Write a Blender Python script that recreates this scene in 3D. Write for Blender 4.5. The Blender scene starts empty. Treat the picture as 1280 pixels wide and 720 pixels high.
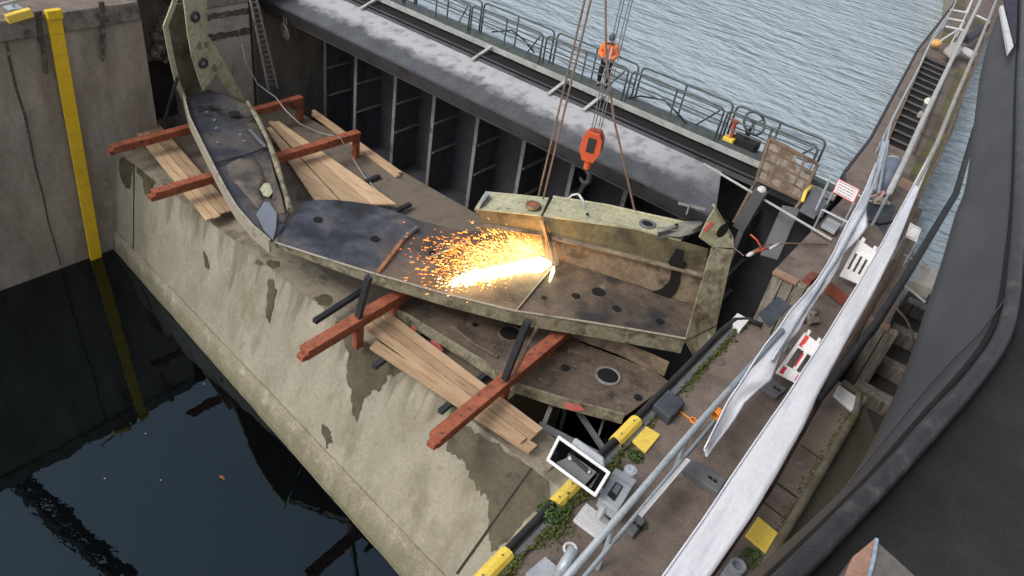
import bpy, bmesh, math, random
from mathutils import Vector, Matrix, noise as mnoise
random.seed(7)
C = bpy.context.scene.collection
H = 9.3
F = 926.4
M = Matrix(((0.7707470957, 0.6197701008, 0.1477631098), (0.4713648824, -0.3986258847, -0.7867099540), (-0.4286770711, 0.6760047531, -0.5993776036)))
EYE = Vector((0, 0, H))

# ------------------------------------------------------------------ pixel -> point on a real plane
def ray(x, y):
    return M.transposed() @ Vector(((x - 640) / F, (y - 360) / F, 1))
def PZ(x, y, z):
    d = ray(x, y); return EYE + d * ((z - H) / d.z)
def PX(x, y, X):
    d = ray(x, y); return EYE + d * (X / d.x)
def PY(x, y, Y):
    d = ray(x, y); return EYE + d * (Y / d.y)
def PL(x, y, a, n):
    d = ray(x, y); return EYE + d * ((a - EYE).dot(n) / d.dot(n))
def PV(x, y, a, b):                       # vertical plane through a and b
    n = (b - a).cross(Vector((0, 0, 1))); return PL(x, y, a, n)

# ------------------------------------------------------------------ materials
def mat(name, c1, c2, scale=3.0, rough=.8, c3=None, s3=1.2, t3=.6, bump=.2, metal=0., stretch=(1, 1, 1), fine=40., fine_amt=.25,
        c4=None, s4=.5, t4=.6, spec=.4, st3=None, w3=.08, vary=0.):
    m = bpy.data.materials.new(name); m.use_nodes = True
    nt = m.node_tree; N = nt.nodes; L = nt.links
    b = N['Principled BSDF']; b.inputs['Roughness'].default_value = rough; b.inputs['Metallic'].default_value = metal
    b.inputs['Specular IOR Level'].default_value = spec
    g = N.new('ShaderNodeNewGeometry')
    def noise(sc, det=6, st=None, ro=.6):
        mp = N.new('ShaderNodeMapping'); mp.inputs['Scale'].default_value = st or stretch
        L.new(g.outputs['Position'], mp.inputs['Vector'])
        n = N.new('ShaderNodeTexNoise'); n.inputs['Scale'].default_value = sc; n.inputs['Detail'].default_value = det
        n.inputs['Roughness'].default_value = ro
        L.new(mp.outputs[0], n.inputs['Vector']); return n.outputs['Fac']
    def ramp(src, a, z):
        r = N.new('ShaderNodeMapRange'); r.inputs[1].default_value = a; r.inputs[2].default_value = z
        L.new(src, r.inputs[0]); return r.outputs[0]
    def mix(f, a, z, typ='MIX'):
        x = N.new('ShaderNodeMix'); x.data_type = 'RGBA'; x.blend_type = typ
        if isinstance(f, float): x.inputs[0].default_value = f
        else: L.new(f, x.inputs[0])
        for i, q in ((6, a), (7, z)):
            if isinstance(q, tuple): x.inputs[i].default_value = (*q, 1)
            else: L.new(q, x.inputs[i])
        return x.outputs[2]
    n1 = noise(scale)
    col = mix(ramp(n1, .32, .68), c1, c2)
    nf = noise(fine, 4, (1, 1, 1))
    if c3: col = mix(ramp(noise(s3, 8, st3), t3 - w3, t3 + w3), col, c3)
    if c4: col = mix(ramp(noise(s4, 8, (1, 1, 1)), t4 - .05, t4 + .05), col, c4)
    v = N.new('ShaderNodeMapRange'); v.inputs[1].default_value = .25; v.inputs[2].default_value = .75
    v.inputs[3].default_value = 1 - fine_amt; v.inputs[4].default_value = 1 + fine_amt; L.new(nf, v.inputs[0])
    vo = v.outputs[0]
    if vary:
        oi = N.new('ShaderNodeObjectInfo'); rv = N.new('ShaderNodeMapRange'); rv.inputs[3].default_value = 1 - vary; rv.inputs[4].default_value = 1 + vary
        L.new(oi.outputs['Random'], rv.inputs[0]); mu = N.new('ShaderNodeMath'); mu.operation = 'MULTIPLY'; L.new(vo, mu.inputs[0]); L.new(rv.outputs[0], mu.inputs[1]); vo = mu.outputs[0]
    x = N.new('ShaderNodeVectorMath'); x.operation = 'SCALE'; L.new(col, x.inputs[0]); L.new(vo, x.inputs['Scale'])
    L.new(x.outputs[0], b.inputs['Base Color'])
    if bump:
        a = N.new('ShaderNodeMath'); a.operation = 'ADD'; L.new(n1, a.inputs[0])
        k = N.new('ShaderNodeMath'); k.operation = 'MULTIPLY'; k.inputs[1].default_value = .4; L.new(nf, k.inputs[0]); L.new(k.outputs[0], a.inputs[1])
        bm = N.new('ShaderNodeBump'); bm.inputs['Strength'].default_value = bump; bm.inputs['Distance'].default_value = .03
        L.new(a.outputs[0], bm.inputs['Height']); L.new(bm.outputs[0], b.inputs['Normal'])
    return m
def emit(name, c, s):
    m = bpy.data.materials.new(name); m.use_nodes = True; b = m.node_tree.nodes['Principled BSDF']
    b.inputs['Base Color'].default_value = (0, 0, 0, 1); b.inputs['Emission Color'].default_value = (*c, 1); b.inputs['Emission Strength'].default_value = s
    return m

K = {}
K['wall'] = mat('wall_concrete', (.29, .25, .20), (.40, .35, .29), .75, .9, (.22, .188, .15), .9, .57, .4, stretch=(1, 1.2, .7), fine=7, fine_amt=.16, c4=(.42, .375, .315), s4=2.2, t4=.68, st3=(1, 1.5, .5), w3=.12)
K['pale_wall'] = mat('pale_wall_concrete', (.36, .315, .27), (.46, .41, .355), .9, .9, (.27, .23, .19), 1.2, .6, .3, fine=8, fine_amt=.15)
K['eroded'] = mat('eroded_masonry', (.06, .048, .04), (.13, .105, .085), 4, .95, (.24, .20, .17), 5, .60, .8, fine=16, fine_amt=.4)
K['coping'] = mat('coping_stone', (.17, .145, .125), (.30, .26, .22), 2.2, .9, (.09, .078, .066), 2, .58, .5, fine=12)
K['block'] = mat('sill_concrete', (.285, .262, .20), (.365, .338, .265), .9, .9, (.215, .195, .135), 1.1, .60, .3, stretch=(1, 1, .5), fine=10, fine_amt=.16, c4=(.24, .215, .155), s4=4.5, t4=.66, st3=(1.2, 1, .28), w3=.10)
K['foot'] = mat('sill_foot_concrete', (.23, .205, .145), (.32, .29, .215), 1.5, .9, (.40, .37, .30), 2.4, .62, .4, fine=12)
K['deck'] = mat('deck_concrete', (.155, .125, .095), (.23, .19, .15), .8, .9, (.09, .072, .058), .8, .6, .3, fine=14, c4=(.28, .235, .19), s4=2, t4=.66)
K['edge'] = mat('edge_concrete', (.235, .205, .15), (.34, .30, .225), 1.1, .9, (.14, .12, .09), 1.2, .58, .4, fine=10)
K['stain'] = mat('wet_stain', (.080, .066, .040), (.125, .105, .066), 1.6, .55, (.058, .048, .030), 2, .6, .2, fine=12)
K['pave'] = mat('paving', (.155, .12, .10), (.215, .172, .145), 2.2, .92, (.11, .086, .072), 1.0, .58, .5, fine=34, fine_amt=.4, c4=(.25, .205, .175), s4=3, t4=.68)
K['groove'] = mat('dark_joint', (.03, .025, .02), (.05, .04, .035), 4, .95)
K['pit'] = mat('pit_concrete', (.035, .032, .03), (.06, .055, .05), 1, .9)
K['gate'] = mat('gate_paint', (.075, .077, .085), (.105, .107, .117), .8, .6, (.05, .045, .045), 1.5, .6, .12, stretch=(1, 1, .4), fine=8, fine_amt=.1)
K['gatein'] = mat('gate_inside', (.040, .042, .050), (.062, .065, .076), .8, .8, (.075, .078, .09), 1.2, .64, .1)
K['flangeg'] = mat('gate_flange', (.20, .195, .19), (.28, .275, .27), 2, .7, (.10, .085, .07), 2, .6, .1)
K['walkbeam'] = mat('walkway_beam', (.34, .35, .34), (.46, .47, .46), 2, .6, (.22, .20, .18), 2.5, .62, .1)
K['greenrail'] = mat('rail_paint', (.06, .075, .075), (.10, .118, .115), 3, .55, (.15, .16, .155), 3, .66)
K['floor'] = mat('scorched_plate', (.12, .082, .056), (.19, .14, .10), .9, .65, (.026, .026, .030), .62, .50, .25, fine=9, fine_amt=.2, c4=(.31, .25, .19), s4=1.6, t4=.68, w3=.10)
K['burnt'] = mat('burnt_plate', (.020, .020, .024), (.062, .068, .088), .8, .42, (.13, .105, .082), .55, .56, .3, fine=7, c4=(.010, .010, .012), s4=1.0, t4=.60, w3=.12)
K['green'] = mat('old_green_paint', (.36, .35, .225), (.47, .46, .315), 1.2, .7, (.25, .19, .12), 2.0, .63, .25, fine=10, c4=(.20, .155, .10), s4=4.5, t4=.64)
K['lichen'] = mat('weathered_green_steel', (.20, .185, .12), (.30, .28, .195), 2.4, .85, (.115, .09, .06), 2.6, .56, .6, fine=9, fine_amt=.3, c4=(.37, .35, .27), s4=4, t4=.64)
K['brownst'] = mat('crusted_steel', (.16, .12, .082), (.26, .205, .145), 1.7, .85, (.085, .062, .042), 1.8, .58, .7, fine=8, fine_amt=.3, c4=(.30, .255, .17), s4=3, t4=.66)
K['lower'] = mat('lower_plate', (.10, .074, .055), (.165, .126, .095), 1.1, .8, (.05, .04, .034), 1.3, .58, .3, fine=10, c4=(.22, .175, .13), s4=3, t4=.66)
K['rim'] = mat('cut_edge', (.33, .29, .23), (.44, .40, .33), 3, .6, (.20, .16, .12), 3, .6, .2)
K['orange'] = mat('red_oxide_paint', (.31, .088, .045), (.40, .128, .068), 1.8, .7, (.24, .07, .038), 2.4, .56, .2, fine=22, fine_amt=.2, c4=(.10, .05, .035), s4=6, t4=.60)
K['timber'] = mat('plank', (.50, .345, .205), (.63, .45, .285), 1.6, .85, (.40, .25, .14), 2, .6, .2, stretch=(.7, 2.2, 3), fine=26, fine_amt=.16, st3=(.5, 4, 4), c4=(.20, .12, .07), s4=5, t4=.71, vary=.30)
K['oldwood'] = mat('old_timber', (.17, .15, .125), (.30, .27, .235), 3, .9, (.09, .078, .066), 3, .58, .6, stretch=(3, 3, .5), fine=20, st3=(4, 4, .4))
K['blackst'] = mat('black_steel', (.022, .024, .03), (.045, .048, .058), 2, .55)
K['rubber'] = mat('black_rubber', (.015, .015, .016), (.03, .03, .032), 3, .6)
K['galv'] = mat('galvanised', (.40, .45, .49), (.52, .57, .61), 2.4, .45, (.30, .34, .37), 3, .62, .08, metal=.3)
K['greybox'] = mat('grey_box', (.30, .33, .36), (.40, .43, .46), 3, .5)
K['sheet'] = mat('white_sheet', (.82, .83, .90), (.88, .89, .94), 2.2, .9, (.72, .73, .82), 2.4, .60, .6, stretch=(3, .6, 1), fine=9, fine_amt=.05, spec=.1, st3=(4, .5, 1))
K['white'] = mat('white_plastic', (.66, .66, .66), (.76, .76, .76), 3, .45, (.50, .48, .45), 4, .66)
K['plate'] = mat('pale_plate', (.55, .55, .56), (.68, .68, .69), 3, .6, (.42, .40, .37), 3, .62)
K['yellow'] = mat('yellow_paint', (.82, .58, .08), (.86, .64, .12), 3, .55, (.66, .46, .09), 3, .66, .1, c4=(.12, .09, .05), s4=7, t4=.74)
K['gauge'] = mat('yellow_gauge', (.78, .50, .02), (.84, .56, .03), 2, .55, (.68, .43, .04), 3, .64, .1)
K['red'] = mat('red_marking', (.55, .02, .03), (.62, .03, .04), 4, .6)
K['pink'] = mat('pink_spray', (.66, .13, .13), (.74, .22, .20), 6, .8, (.42, .15, .12), 6, .6)
K['bluebox'] = mat('slate_block', (.035, .042, .052), (.07, .08, .095), 3, .55)
K['hull'] = mat('ship_plate', (.040, .040, .044), (.054, .053, .059), .8, .5, (.030, .030, .033), 1.2, .58, .05, fine=30, fine_amt=.10, c4=(.10, .10, .105), s4=12, t4=.76, st3=(3, .5, 1), w3=.14)
K['shipdeck'] = mat('ship_deck', (.015, .015, .016), (.026, .025, .027), 1.6, .7, (.036, .035, .036), 3, .62, .15, fine=60, fine_amt=.35, c4=(.15, .15, .15), s4=22, t4=.76, w3=.15)
K['fender'] = mat('fender_tube', (.018, .017, .019), (.034, .032, .035), 5, .36, (.075, .068, .06), 6, .62, .25, fine=50, fine_amt=.3)
K['moss'] = mat('moss', (.06, .058, .02), (.115, .105, .032), 6, .95, (.05, .06, .02), 5, .5, .8)
K['leaf'] = mat('leaf', (.035, .075, .016), (.08, .13, .03), 5, .7)
K['hivis'] = mat('orange_jacket', (.86, .17, .025), (.95, .24, .04), 5, .75)
K['trouser'] = mat('navy_trousers', (.015, .017, .025), (.03, .032, .045), 5, .85)
K['skin'] = mat('skin', (.55, .33, .24), (.60, .37, .27), 5, .5, bump=.05)
K['helmet'] = mat('grey_cap', (.045, .055, .075), (.07, .08, .10), 5, .5)
K['rope'] = mat('brown_sling', (.16, .11, .085), (.25, .18, .145), 9, .9)
K['wire'] = mat('steel_wire', (.16, .165, .18), (.24, .245, .26), 9, .5)
K['blockor'] = mat('orange_hook_block', (.52, .085, .035), (.62, .12, .05), 3, .5, (.45, .09, .04), 3, .64)
K['orangecord'] = mat('orange_cord', (.80, .26, .03), (.88, .33, .05), 6, .7)
K['cable'] = mat('grey_cable', (.30, .29, .29), (.38, .37, .36), 6, .6)
K['rusty'] = mat('rusty_mesh', (.17, .12, .085), (.26, .19, .14), 3, .85, (.10, .07, .05), 3, .56)
K['slate'] = mat('slate_plate', (.11, .115, .125), (.16, .165, .175), 2, .6)
K['glass'] = mat('dark_glass', (.008, .009, .011), (.014, .015, .018), 2, .12)
K['signpink'] = mat('sign_face', (.68, .62, .64), (.74, .68, .70), 3, .5)
K['gull'] = mat('blue_cylinder', (.12, .145, .20), (.17, .20, .26), 3, .5)
K['cap'] = mat('beige_cap', (.40, .36, .32), (.48, .44, .40), 3, .6)
K['cloth'] = mat('grey_cloth', (.20, .19, .165), (.30, .285, .25), 4, .9, bump=.5)
K['dark'] = mat('bore', (.006, .006, .006), (.010, .010, .010), 3, .9)
K['copper'] = mat('worn_brown_cap', (.28, .16, .11), (.36, .22, .16), 5, .6)
K['bluee'] = mat('pale_blue_edge', (.25, .33, .42), (.32, .40, .5), 5, .5)
K['puddle'] = mat('puddle_water', (.15, .17, .205), (.18, .20, .235), 1, .03, bump=0, spec=1.0)
K['rustred'] = mat('rust_red', (.20, .05, .03), (.28, .085, .05), 3, .8, (.11, .05, .035), 3, .55)
K['grassy'] = mat('grassy_ground', (.10, .095, .035), (.17, .16, .055), 2, .95, (.095, .078, .06), 1.0, .52)

def gate_slope_mat():
    m = mat('gate_slope', (.060, .063, .070), (.105, .11, .122), 1.2, .6, None, bump=.2, fine=9)
    nt = m.node_tree; N = nt.nodes; L = nt.links; b = N['Principled BSDF']
    old = b.inputs['Base Color'].links[0].from_socket
    g = N.new('ShaderNodeNewGeometry'); s = N.new('ShaderNodeSeparateXYZ'); L.new(g.outputs['Position'], s.inputs[0])
    n = N.new('ShaderNodeTexNoise'); n.inputs['Scale'].default_value = 1.3; n.inputs['Detail'].default_value = 8; n.inputs['Roughness'].default_value = .7
    L.new(g.outputs['Position'], n.inputs['Vector'])
    def mth(op, a, c):
        x = N.new('ShaderNodeMath'); x.operation = op; x.use_clamp = False
        for i, q in enumerate((a, c)):
            if isinstance(q, (int, float)): x.inputs[i].default_value = q
            else: L.new(q, x.inputs[i])
        return x.outputs[0]
    y = mth('ADD', s.outputs[1], mth('MULTIPLY', mth('SUBTRACT', n.outputs[0], .5), 1.5))
    r = N.new('ShaderNodeMapRange'); r.inputs[1].default_value = 19.15; r.inputs[2].default_value = 19.75; L.new(y, r.inputs[0])
    n2 = N.new('ShaderNodeTexNoise'); n2.inputs['Scale'].default_value = 2.6; n2.inputs['Detail'].default_value = 6; L.new(g.outputs['Position'], n2.inputs['Vector'])
    r2 = N.new('ShaderNodeMapRange'); r2.inputs[1].default_value = .3; r2.inputs[2].default_value = .5; r2.inputs[3].default_value = .45; L.new(n2.outputs[0], r2.inputs[0])
    rx = N.new('ShaderNodeMapRange'); rx.inputs[1].default_value = -5.0; rx.inputs[2].default_value = -8.5; L.new(s.outputs[0], rx.inputs[0])
    f = mth('MULTIPLY', mth('MULTIPLY', r.outputs[0], r2.outputs[0]), rx.outputs[0])
    x = N.new('ShaderNodeMix'); x.data_type = 'RGBA'; L.new(f, x.inputs[0]); L.new(old, x.inputs[6]); x.inputs[7].default_value = (.42, .42, .435, 1)
    L.new(x.outputs[2], b.inputs['Base Color']); return m
K['slope'] = gate_slope_mat()
def floor_mix():
    m = mat('scorched_floor', (.13, .092, .064), (.20, .15, .108), .9, .6, (.045, .040, .038), .7, .56, .25, fine=9, fine_amt=.2, c4=(.31, .25, .19), s4=1.6, t4=.69, w3=.12)
    nt = m.node_tree; N = nt.nodes; L = nt.links; b = N['Principled BSDF']; old = b.inputs['Base Color'].links[0].from_socket
    g = N.new('ShaderNodeNewGeometry'); sp = N.new('ShaderNodeSeparateXYZ'); L.new(g.outputs['Position'], sp.inputs[0])
    def nz(sc, d=8):
        n = N.new('ShaderNodeTexNoise'); n.inputs['Scale'].default_value = sc; n.inputs['Detail'].default_value = d; n.inputs['Roughness'].default_value = .65; L.new(g.outputs['Position'], n.inputs['Vector']); return n.outputs[0]
    def mr(src, a, z, c=0., d=1.):
        r = N.new('ShaderNodeMapRange'); r.inputs[1].default_value = a; r.inputs[2].default_value = z; r.inputs[3].default_value = c; r.inputs[4].default_value = d; L.new(src, r.inputs[0]); return r.outputs[0]
    ad = N.new('ShaderNodeMath'); L.new(sp.outputs[0], ad.inputs[0]); L.new(mr(nz(.7), .2, .8, -1.9, 1.9), ad.inputs[1])
    k = mr(ad.outputs[0], -11.7, -12.9)
    c = N.new('ShaderNodeValToRGB'); L.new(nz(.8), c.inputs[0]); e = c.color_ramp.elements
    e[0].position = .33; e[0].color = (.016, .016, .02, 1); e[1].position = .68; e[1].color = (.15, .125, .10, 1)
    for p, col in ((.45, (.034, .036, .046, 1)), (.56, (.065, .07, .09, 1))):
        q = e.new(p); q.color = col
    x = N.new('ShaderNodeMix'); x.data_type = 'RGBA'; L.new(k, x.inputs[0]); L.new(old, x.inputs[6]); L.new(c.outputs[0], x.inputs[7]); L.new(x.outputs[2], b.inputs['Base Color'])
    return m
K['floor'] = floor_mix()

def add_drips(m):
    nt = m.node_tree; N = nt.nodes; L = nt.links; b = N['Principled BSDF']; old = b.inputs['Base Color'].links[0].from_socket
    g = N.new('ShaderNodeNewGeometry'); sp = N.new('ShaderNodeSeparateXYZ'); L.new(g.outputs['Position'], sp.inputs[0])
    mp = N.new('ShaderNodeMapping'); mp.inputs['Scale'].default_value = (1.5, .2, .16); L.new(g.outputs['Position'], mp.inputs[0])
    n = N.new('ShaderNodeTexNoise'); n.inputs['Scale'].default_value = 1.3; n.inputs['Detail'].default_value = 9; n.inputs['Roughness'].default_value = .62; L.new(mp.outputs[0], n.inputs[0])
    def mr(src, a, z, c=0., d=1.):
        r = N.new('ShaderNodeMapRange'); r.inputs[1].default_value = a; r.inputs[2].default_value = z; r.inputs[3].default_value = c; r.inputs[4].default_value = d; L.new(src, r.inputs[0]); return r.outputs[0]
    def mth(op, a, c):
        x = N.new('ShaderNodeMath'); x.operation = op
        for i, q in enumerate((a, c)):
            if isinstance(q, (int, float)): x.inputs[i].default_value = q
            else: L.new(q, x.inputs[i])
        return x.outputs[0]
    drip = mth('ADD', sp.outputs[2], mr(n.outputs[0], .3, .75, -.9, 2.6))
    k1 = mth('MULTIPLY', mr(drip, -4.75, -4.1), .55)
    tide = mth('ADD', sp.outputs[2], mr(n.outputs[0], .3, .7, -.25, .35)); k2 = mth('MULTIPLY', mr(tide, -8.35, -8.85), .6)
    x = N.new('ShaderNodeMix'); x.data_type = 'RGBA'; L.new(k1, x.inputs[0]); L.new(old, x.inputs[6]); x.inputs[7].default_value = (.13, .11, .07, 1)
    y = N.new('ShaderNodeMix'); y.data_type = 'RGBA'; L.new(k2, y.inputs[0]); L.new(x.outputs[2], y.inputs[6]); y.inputs[7].default_value = (.13, .125, .07, 1)
    L.new(y.outputs[2], b.inputs['Base Color'])
add_drips(K['block']); add_drips(K['foot'])
def water_mat(name, col, rough, waves, stren, dist):
    m = bpy.data.materials.new(name); m.use_nodes = True; nt = m.node_tree; N = nt.nodes; L = nt.links; b = N['Principled BSDF']
    b.inputs['Base Color'].default_value = (*col, 1); b.inputs['Roughness'].default_value = rough; b.inputs['IOR'].default_value = 1.33
    g = N.new('ShaderNodeNewGeometry'); h = None
    for sc, st, am, rot in waves:
        mp = N.new('ShaderNodeMapping'); mp.inputs['Scale'].default_value = st; mp.inputs['Rotation'].default_value = (0, 0, rot); L.new(g.outputs['Position'], mp.inputs[0])
        n = N.new('ShaderNodeTexNoise'); n.inputs['Scale'].default_value = sc; n.inputs['Detail'].default_value = 3; L.new(mp.outputs[0], n.inputs['Vector'])
        k = N.new('ShaderNodeMath'); k.operation = 'MULTIPLY'; k.inputs[1].default_value = am; L.new(n.outputs[0], k.inputs[0])
        if h is None: h = k.outputs[0]
        else:
            a = N.new('ShaderNodeMath'); L.new(h, a.inputs[0]); L.new(k.outputs[0], a.inputs[1]); h = a.outputs[0]
    bm = N.new('ShaderNodeBump'); bm.inputs['Strength'].default_value = stren; bm.inputs['Distance'].default_value = dist
    L.new(h, bm.inputs['Height']); L.new(bm.outputs[0], b.inputs['Normal']); return m
K['water'] = water_mat('harbour_water', (.365, .435, .485), .08, [(1.25, (.42, 1.0, 1), 1., .14), (2.8, (.5, 1, 1), .4, -.15), (.25, (.5, 1, 1), .9, .25), (.05, (1, 1, 1), 2.5, 0)], 1.0, .6)
K['blackwater'] = water_mat('chamber_water', (.002, .0025, .003), .0, [(1.6, (1, 1, 1), 1., 0), (.5, (1, 1, 1), 1., 0)], .14, .02)

b_ = K['blackwater'].node_tree.nodes['Principled BSDF']; b_.inputs['IOR'].default_value = 1.5; b_.inputs['Specular IOR Level'].default_value = .8; b_.inputs['Specular Tint'].default_value = (.62, .90, 1.08, 1)
# ------------------------------------------------------------------ mesh builder
UP = Vector((0, 0, 1))
class MB:
    def __init__(s): s.v = []; s.f = []
    def prism(s, pts, off):
        n = len(pts); o = len(s.v); off = Vector(off)
        nn = Vector((0, 0, 0))
        for i in range(n):
            a, b = Vector(pts[i]), Vector(pts[(i + 1) % n]); nn += a.cross(b)
        pts = [Vector(p) for p in pts]
        if nn.dot(off) > 0: pts = pts[::-1]
        s.v += pts + [p + off for p in pts]
        s.f.append(list(range(o, o + n))); s.f.append(list(range(o + 2 * n - 1, o + n - 1, -1)))
        for i in range(n):
            j = (i + 1) % n; s.f.append([o + j, o + i, o + n + i, o + n + j])
        return s
    def slab(s, pts, t):                    # top outline, extruded t downward along its own normal (up side kept)
        pts = [Vector(p) for p in pts]; nn = Vector((0, 0, 0))
        for i in range(len(pts)): nn += pts[i].cross(pts[(i + 1) % len(pts)])
        nn.normalize()
        if nn.dot(EYE - pts[0]) < 0: nn = -nn
        return s.prism(pts, -nn * t)
    def wavy(s, pts, t, amp, sc=1.1, cuts=5):
        bm = bmesh.new(); bm.faces.new([bm.verts.new(Vector(p)) for p in pts])
        bmesh.ops.triangulate(bm, faces=bm.faces)
        for _ in range(cuts):
            ed = [e for e in bm.edges if e.calc_length() > .28]
            if not ed: break
            bmesh.ops.subdivide_edges(bm, edges=ed, cuts=1); bmesh.ops.triangulate(bm, faces=bm.faces)
        bmesh.ops.recalc_face_normals(bm, faces=bm.faces)
        for v in bm.verts: v.co.z += amp * (mnoise.noise(v.co * sc) + .5 * mnoise.noise(v.co * sc * 2.7))
        bm.verts.index_update(); o = len(s.v); n = len(bm.verts); fs = [[v.index for v in f.verts] for f in bm.faces]
        if bm.faces and sum(f.normal.z for f in bm.faces) < 0: fs = [f[::-1] for f in fs]
        cs = [v.co.copy() for v in bm.verts]; be = [e for e in bm.edges if len(e.link_faces) == 1]
        s.v += cs + [c - V(0, 0, t) for c in cs]
        for f in fs: s.f.append([o + q for q in f]); s.f.append([o + n + q for q in f[::-1]])
        for e in be:
            a, b = e.verts[0].index, e.verts[1].index; s.f.append([o + a, o + b, o + n + b, o + n + a])
        bm.free(); return s
    def box(s, c, size, rz=0., R=None):
        R = R or Matrix.Rotation(rz, 3, 'Z'); c = Vector(c); o = len(s.v)
        for z in (-.5, .5):
            for x, y in ((-.5, -.5), (.5, -.5), (.5, .5), (-.5, .5)):
                s.v.append(c + R @ Vector((x * size[0], y * size[1], z * size[2])))
        s.f += [[o + 3, o + 2, o + 1, o], [o + 4, o + 5, o + 6, o + 7]]
        for i in range(4):
            j = (i + 1) % 4; s.f.append([o + i, o + j, o + 4 + j, o + 4 + i])
        return s
    def bar(s, a, b, w, h, up=UP):          # rectangular bar between a and b
        a = Vector(a); b = Vector(b); d = (b - a); L = d.length; d.normalize()
        x = d.cross(up)
        if x.length < 1e-4: x = d.cross(Vector((0, 1, 0)))
        x.normalize(); y = x.cross(d)
        R = Matrix((x, d, y)).transposed()
        return s.box((a + b) / 2, (w, L, h), R=R)
    def profile(s, a, b, pts, up=UP):       # 2D outline (x right, y up) swept from a to b
        a = Vector(a); b = Vector(b); d = (b - a).normalized(); x = d.cross(up).normalized(); y = x.cross(d)
        return s.prism([a + x * p[0] + y * p[1] for p in pts], b - a)
    def tube(s, path, r, n=8, closed=False):
        path = [Vector(p) for p in path]; m = len(path); o = len(s.v); prev = None
        rr = r if isinstance(r, (list, tuple)) else [r] * m
        for i, p in enumerate(path):
            if closed: d = path[(i + 1) % m] - path[i - 1]
            else: d = path[min(i + 1, m - 1)] - path[max(i - 1, 0)]
            d.normalize()
            if prev is None:
                x = d.cross(UP)
                if x.length < .05: x = d.cross(Vector((0, 1, 0)))
            else: x = prev - d * prev.dot(d)
            x.normalize(); prev = x; y = d.cross(x)
            for k in range(n):
                t = 2 * math.pi * k / n; s.v.append(p + (x * math.cos(t) + y * math.sin(t)) * rr[i])
        for i in range(m if closed else m - 1):
            j = (i + 1) % m
            for k in range(n):
                l = (k + 1) % n; s.f.append([o + i * n + k, o + i * n + l, o + j * n + l, o + j * n + k])
        if not closed:
            s.f.append([o + k for k in range(n)][::-1]); s.f.append([o + (m - 1) * n + k for k in range(n)])
        return s
    def cyl(s, a, b, r, n=16): return s.tube([a, b], r, n)
    def ring(s, c, nrm, r, t, n=20):
        nrm = Vector(nrm).normalized(); x = nrm.orthogonal().normalized(); y = nrm.cross(x)
        return s.tube([Vector(c) + (x * math.cos(2 * math.pi * k / n) + y * math.sin(2 * math.pi * k / n)) * r for k in range(n)], t, 8, True)
    def grid(s, rows, t):                   # a sheet through rows of points, thickness t
        o = len(s.v); R = len(rows); n = len(rows[0])
        for r in rows: s.v += [Vector(p) for p in r]
        nn = (Vector(rows[0][-1]) - Vector(rows[0][0])).cross(Vector(rows[-1][0]) - Vector(rows[0][0])).normalized()
        if nn.dot(EYE - Vector(rows[0][0])) < 0: nn = -nn
        for r in rows: s.v += [Vector(p) - nn * t for p in r]
        q = R * n
        for i in range(R - 1):
            for j in range(n - 1):
                a = o + i * n + j; s.f.append([a, a + 1, a + n + 1, a + n]); s.f.append([q + a + n, q + a + n + 1, q + a + 1, q + a])
        for i in range(R - 1):
            for j in (0, n - 1):
                a = o + i * n + j; s.f.append([a, a + n, q + a + n, q + a])
        for j in range(n - 1):
            for i in (0, R - 1):
                a = o + i * n + j; s.f.append([a, a + 1, q + a + 1, q + a])
        return s
    def blob(s, c, r, n=6, jitter=.25, sz=1.):
        bm = bmesh.new(); bmesh.ops.create_icosphere(bm, subdivisions=2, radius=1); o = len(s.v)
        for v in bm.verts:
            k = 1 + random.uniform(-jitter, jitter); s.v.append(Vector(c) + Vector((v.co.x * r * k, v.co.y * r * k, v.co.z * r * k * sz)))
        for f in bm.faces: s.f.append([o + v.index for v in f.verts])
        bm.free(); return s
    def build(s, name, m, parent=None, smooth=False, bevel=0., loc=None):
        org = Vector(parent['_o']) if parent is not None and '_o' in parent else Vector((0, 0, 0))
        if parent is None: org = loc or Vector((0, 0, 0))
        me = bpy.data.meshes.new(name); me.from_pydata([tuple(v - org) for v in s.v], [], s.f)
        me.validate(); bm = bmesh.new(); bm.from_mesh(me); bmesh.ops.recalc_face_normals(bm, faces=bm.faces); bm.to_mesh(me); bm.free()
        ob = bpy.data.objects.new(name, me); C.objects.link(ob)
        me.materials.append(K[m] if isinstance(m, str) else m)
        ob['_o'] = org
        if parent is not None: ob.parent = parent
        else: ob.location = org
        if parent is not None and parent.parent is not None: pass
        if smooth:
            for p in me.polygons: p.use_smooth = True
        if bevel:
            b = ob.modifiers.new('bevel', 'BEVEL'); b.width = bevel; b.segments = 2; b.limit_method = 'ANGLE'
        return ob
def thing(name, label, cat, loc, group=None):
    o = bpy.data.objects.new(name, None); C.objects.link(o); o.location = loc; o['_o'] = Vector(loc); o['label'] = label; o['category'] = cat
    o.empty_display_size = .2
    if group: o['group'] = group
    return o
def solo(mb, name, m, label, cat, group=None, kind=None, **kw):
    xs = [v.x for v in mb.v]; ys = [v.y for v in mb.v]; zs = [v.z for v in mb.v]
    loc = Vector(((min(xs) + max(xs)) / 2, (min(ys) + max(ys)) / 2, min(zs)))
    o = mb.build(name, m, None, loc=loc, **kw); o['label'] = label; o['category'] = cat
    if group: o['group'] = group
    if kind: o['kind'] = kind
    return o
def struct(mb, name, m, kind='structure', **kw):
    o = mb.build(name, m, None, **kw); o['kind'] = kind; return o
def lerp(a, b, t): return Vector(a) * (1 - t) + Vector(b) * t
def V(*a): return Vector(a)
def child_at(parent): return parent

# ================================================================== SETTING
IX0, IX1 = -2.85, .15
WZ = -2.0
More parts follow.
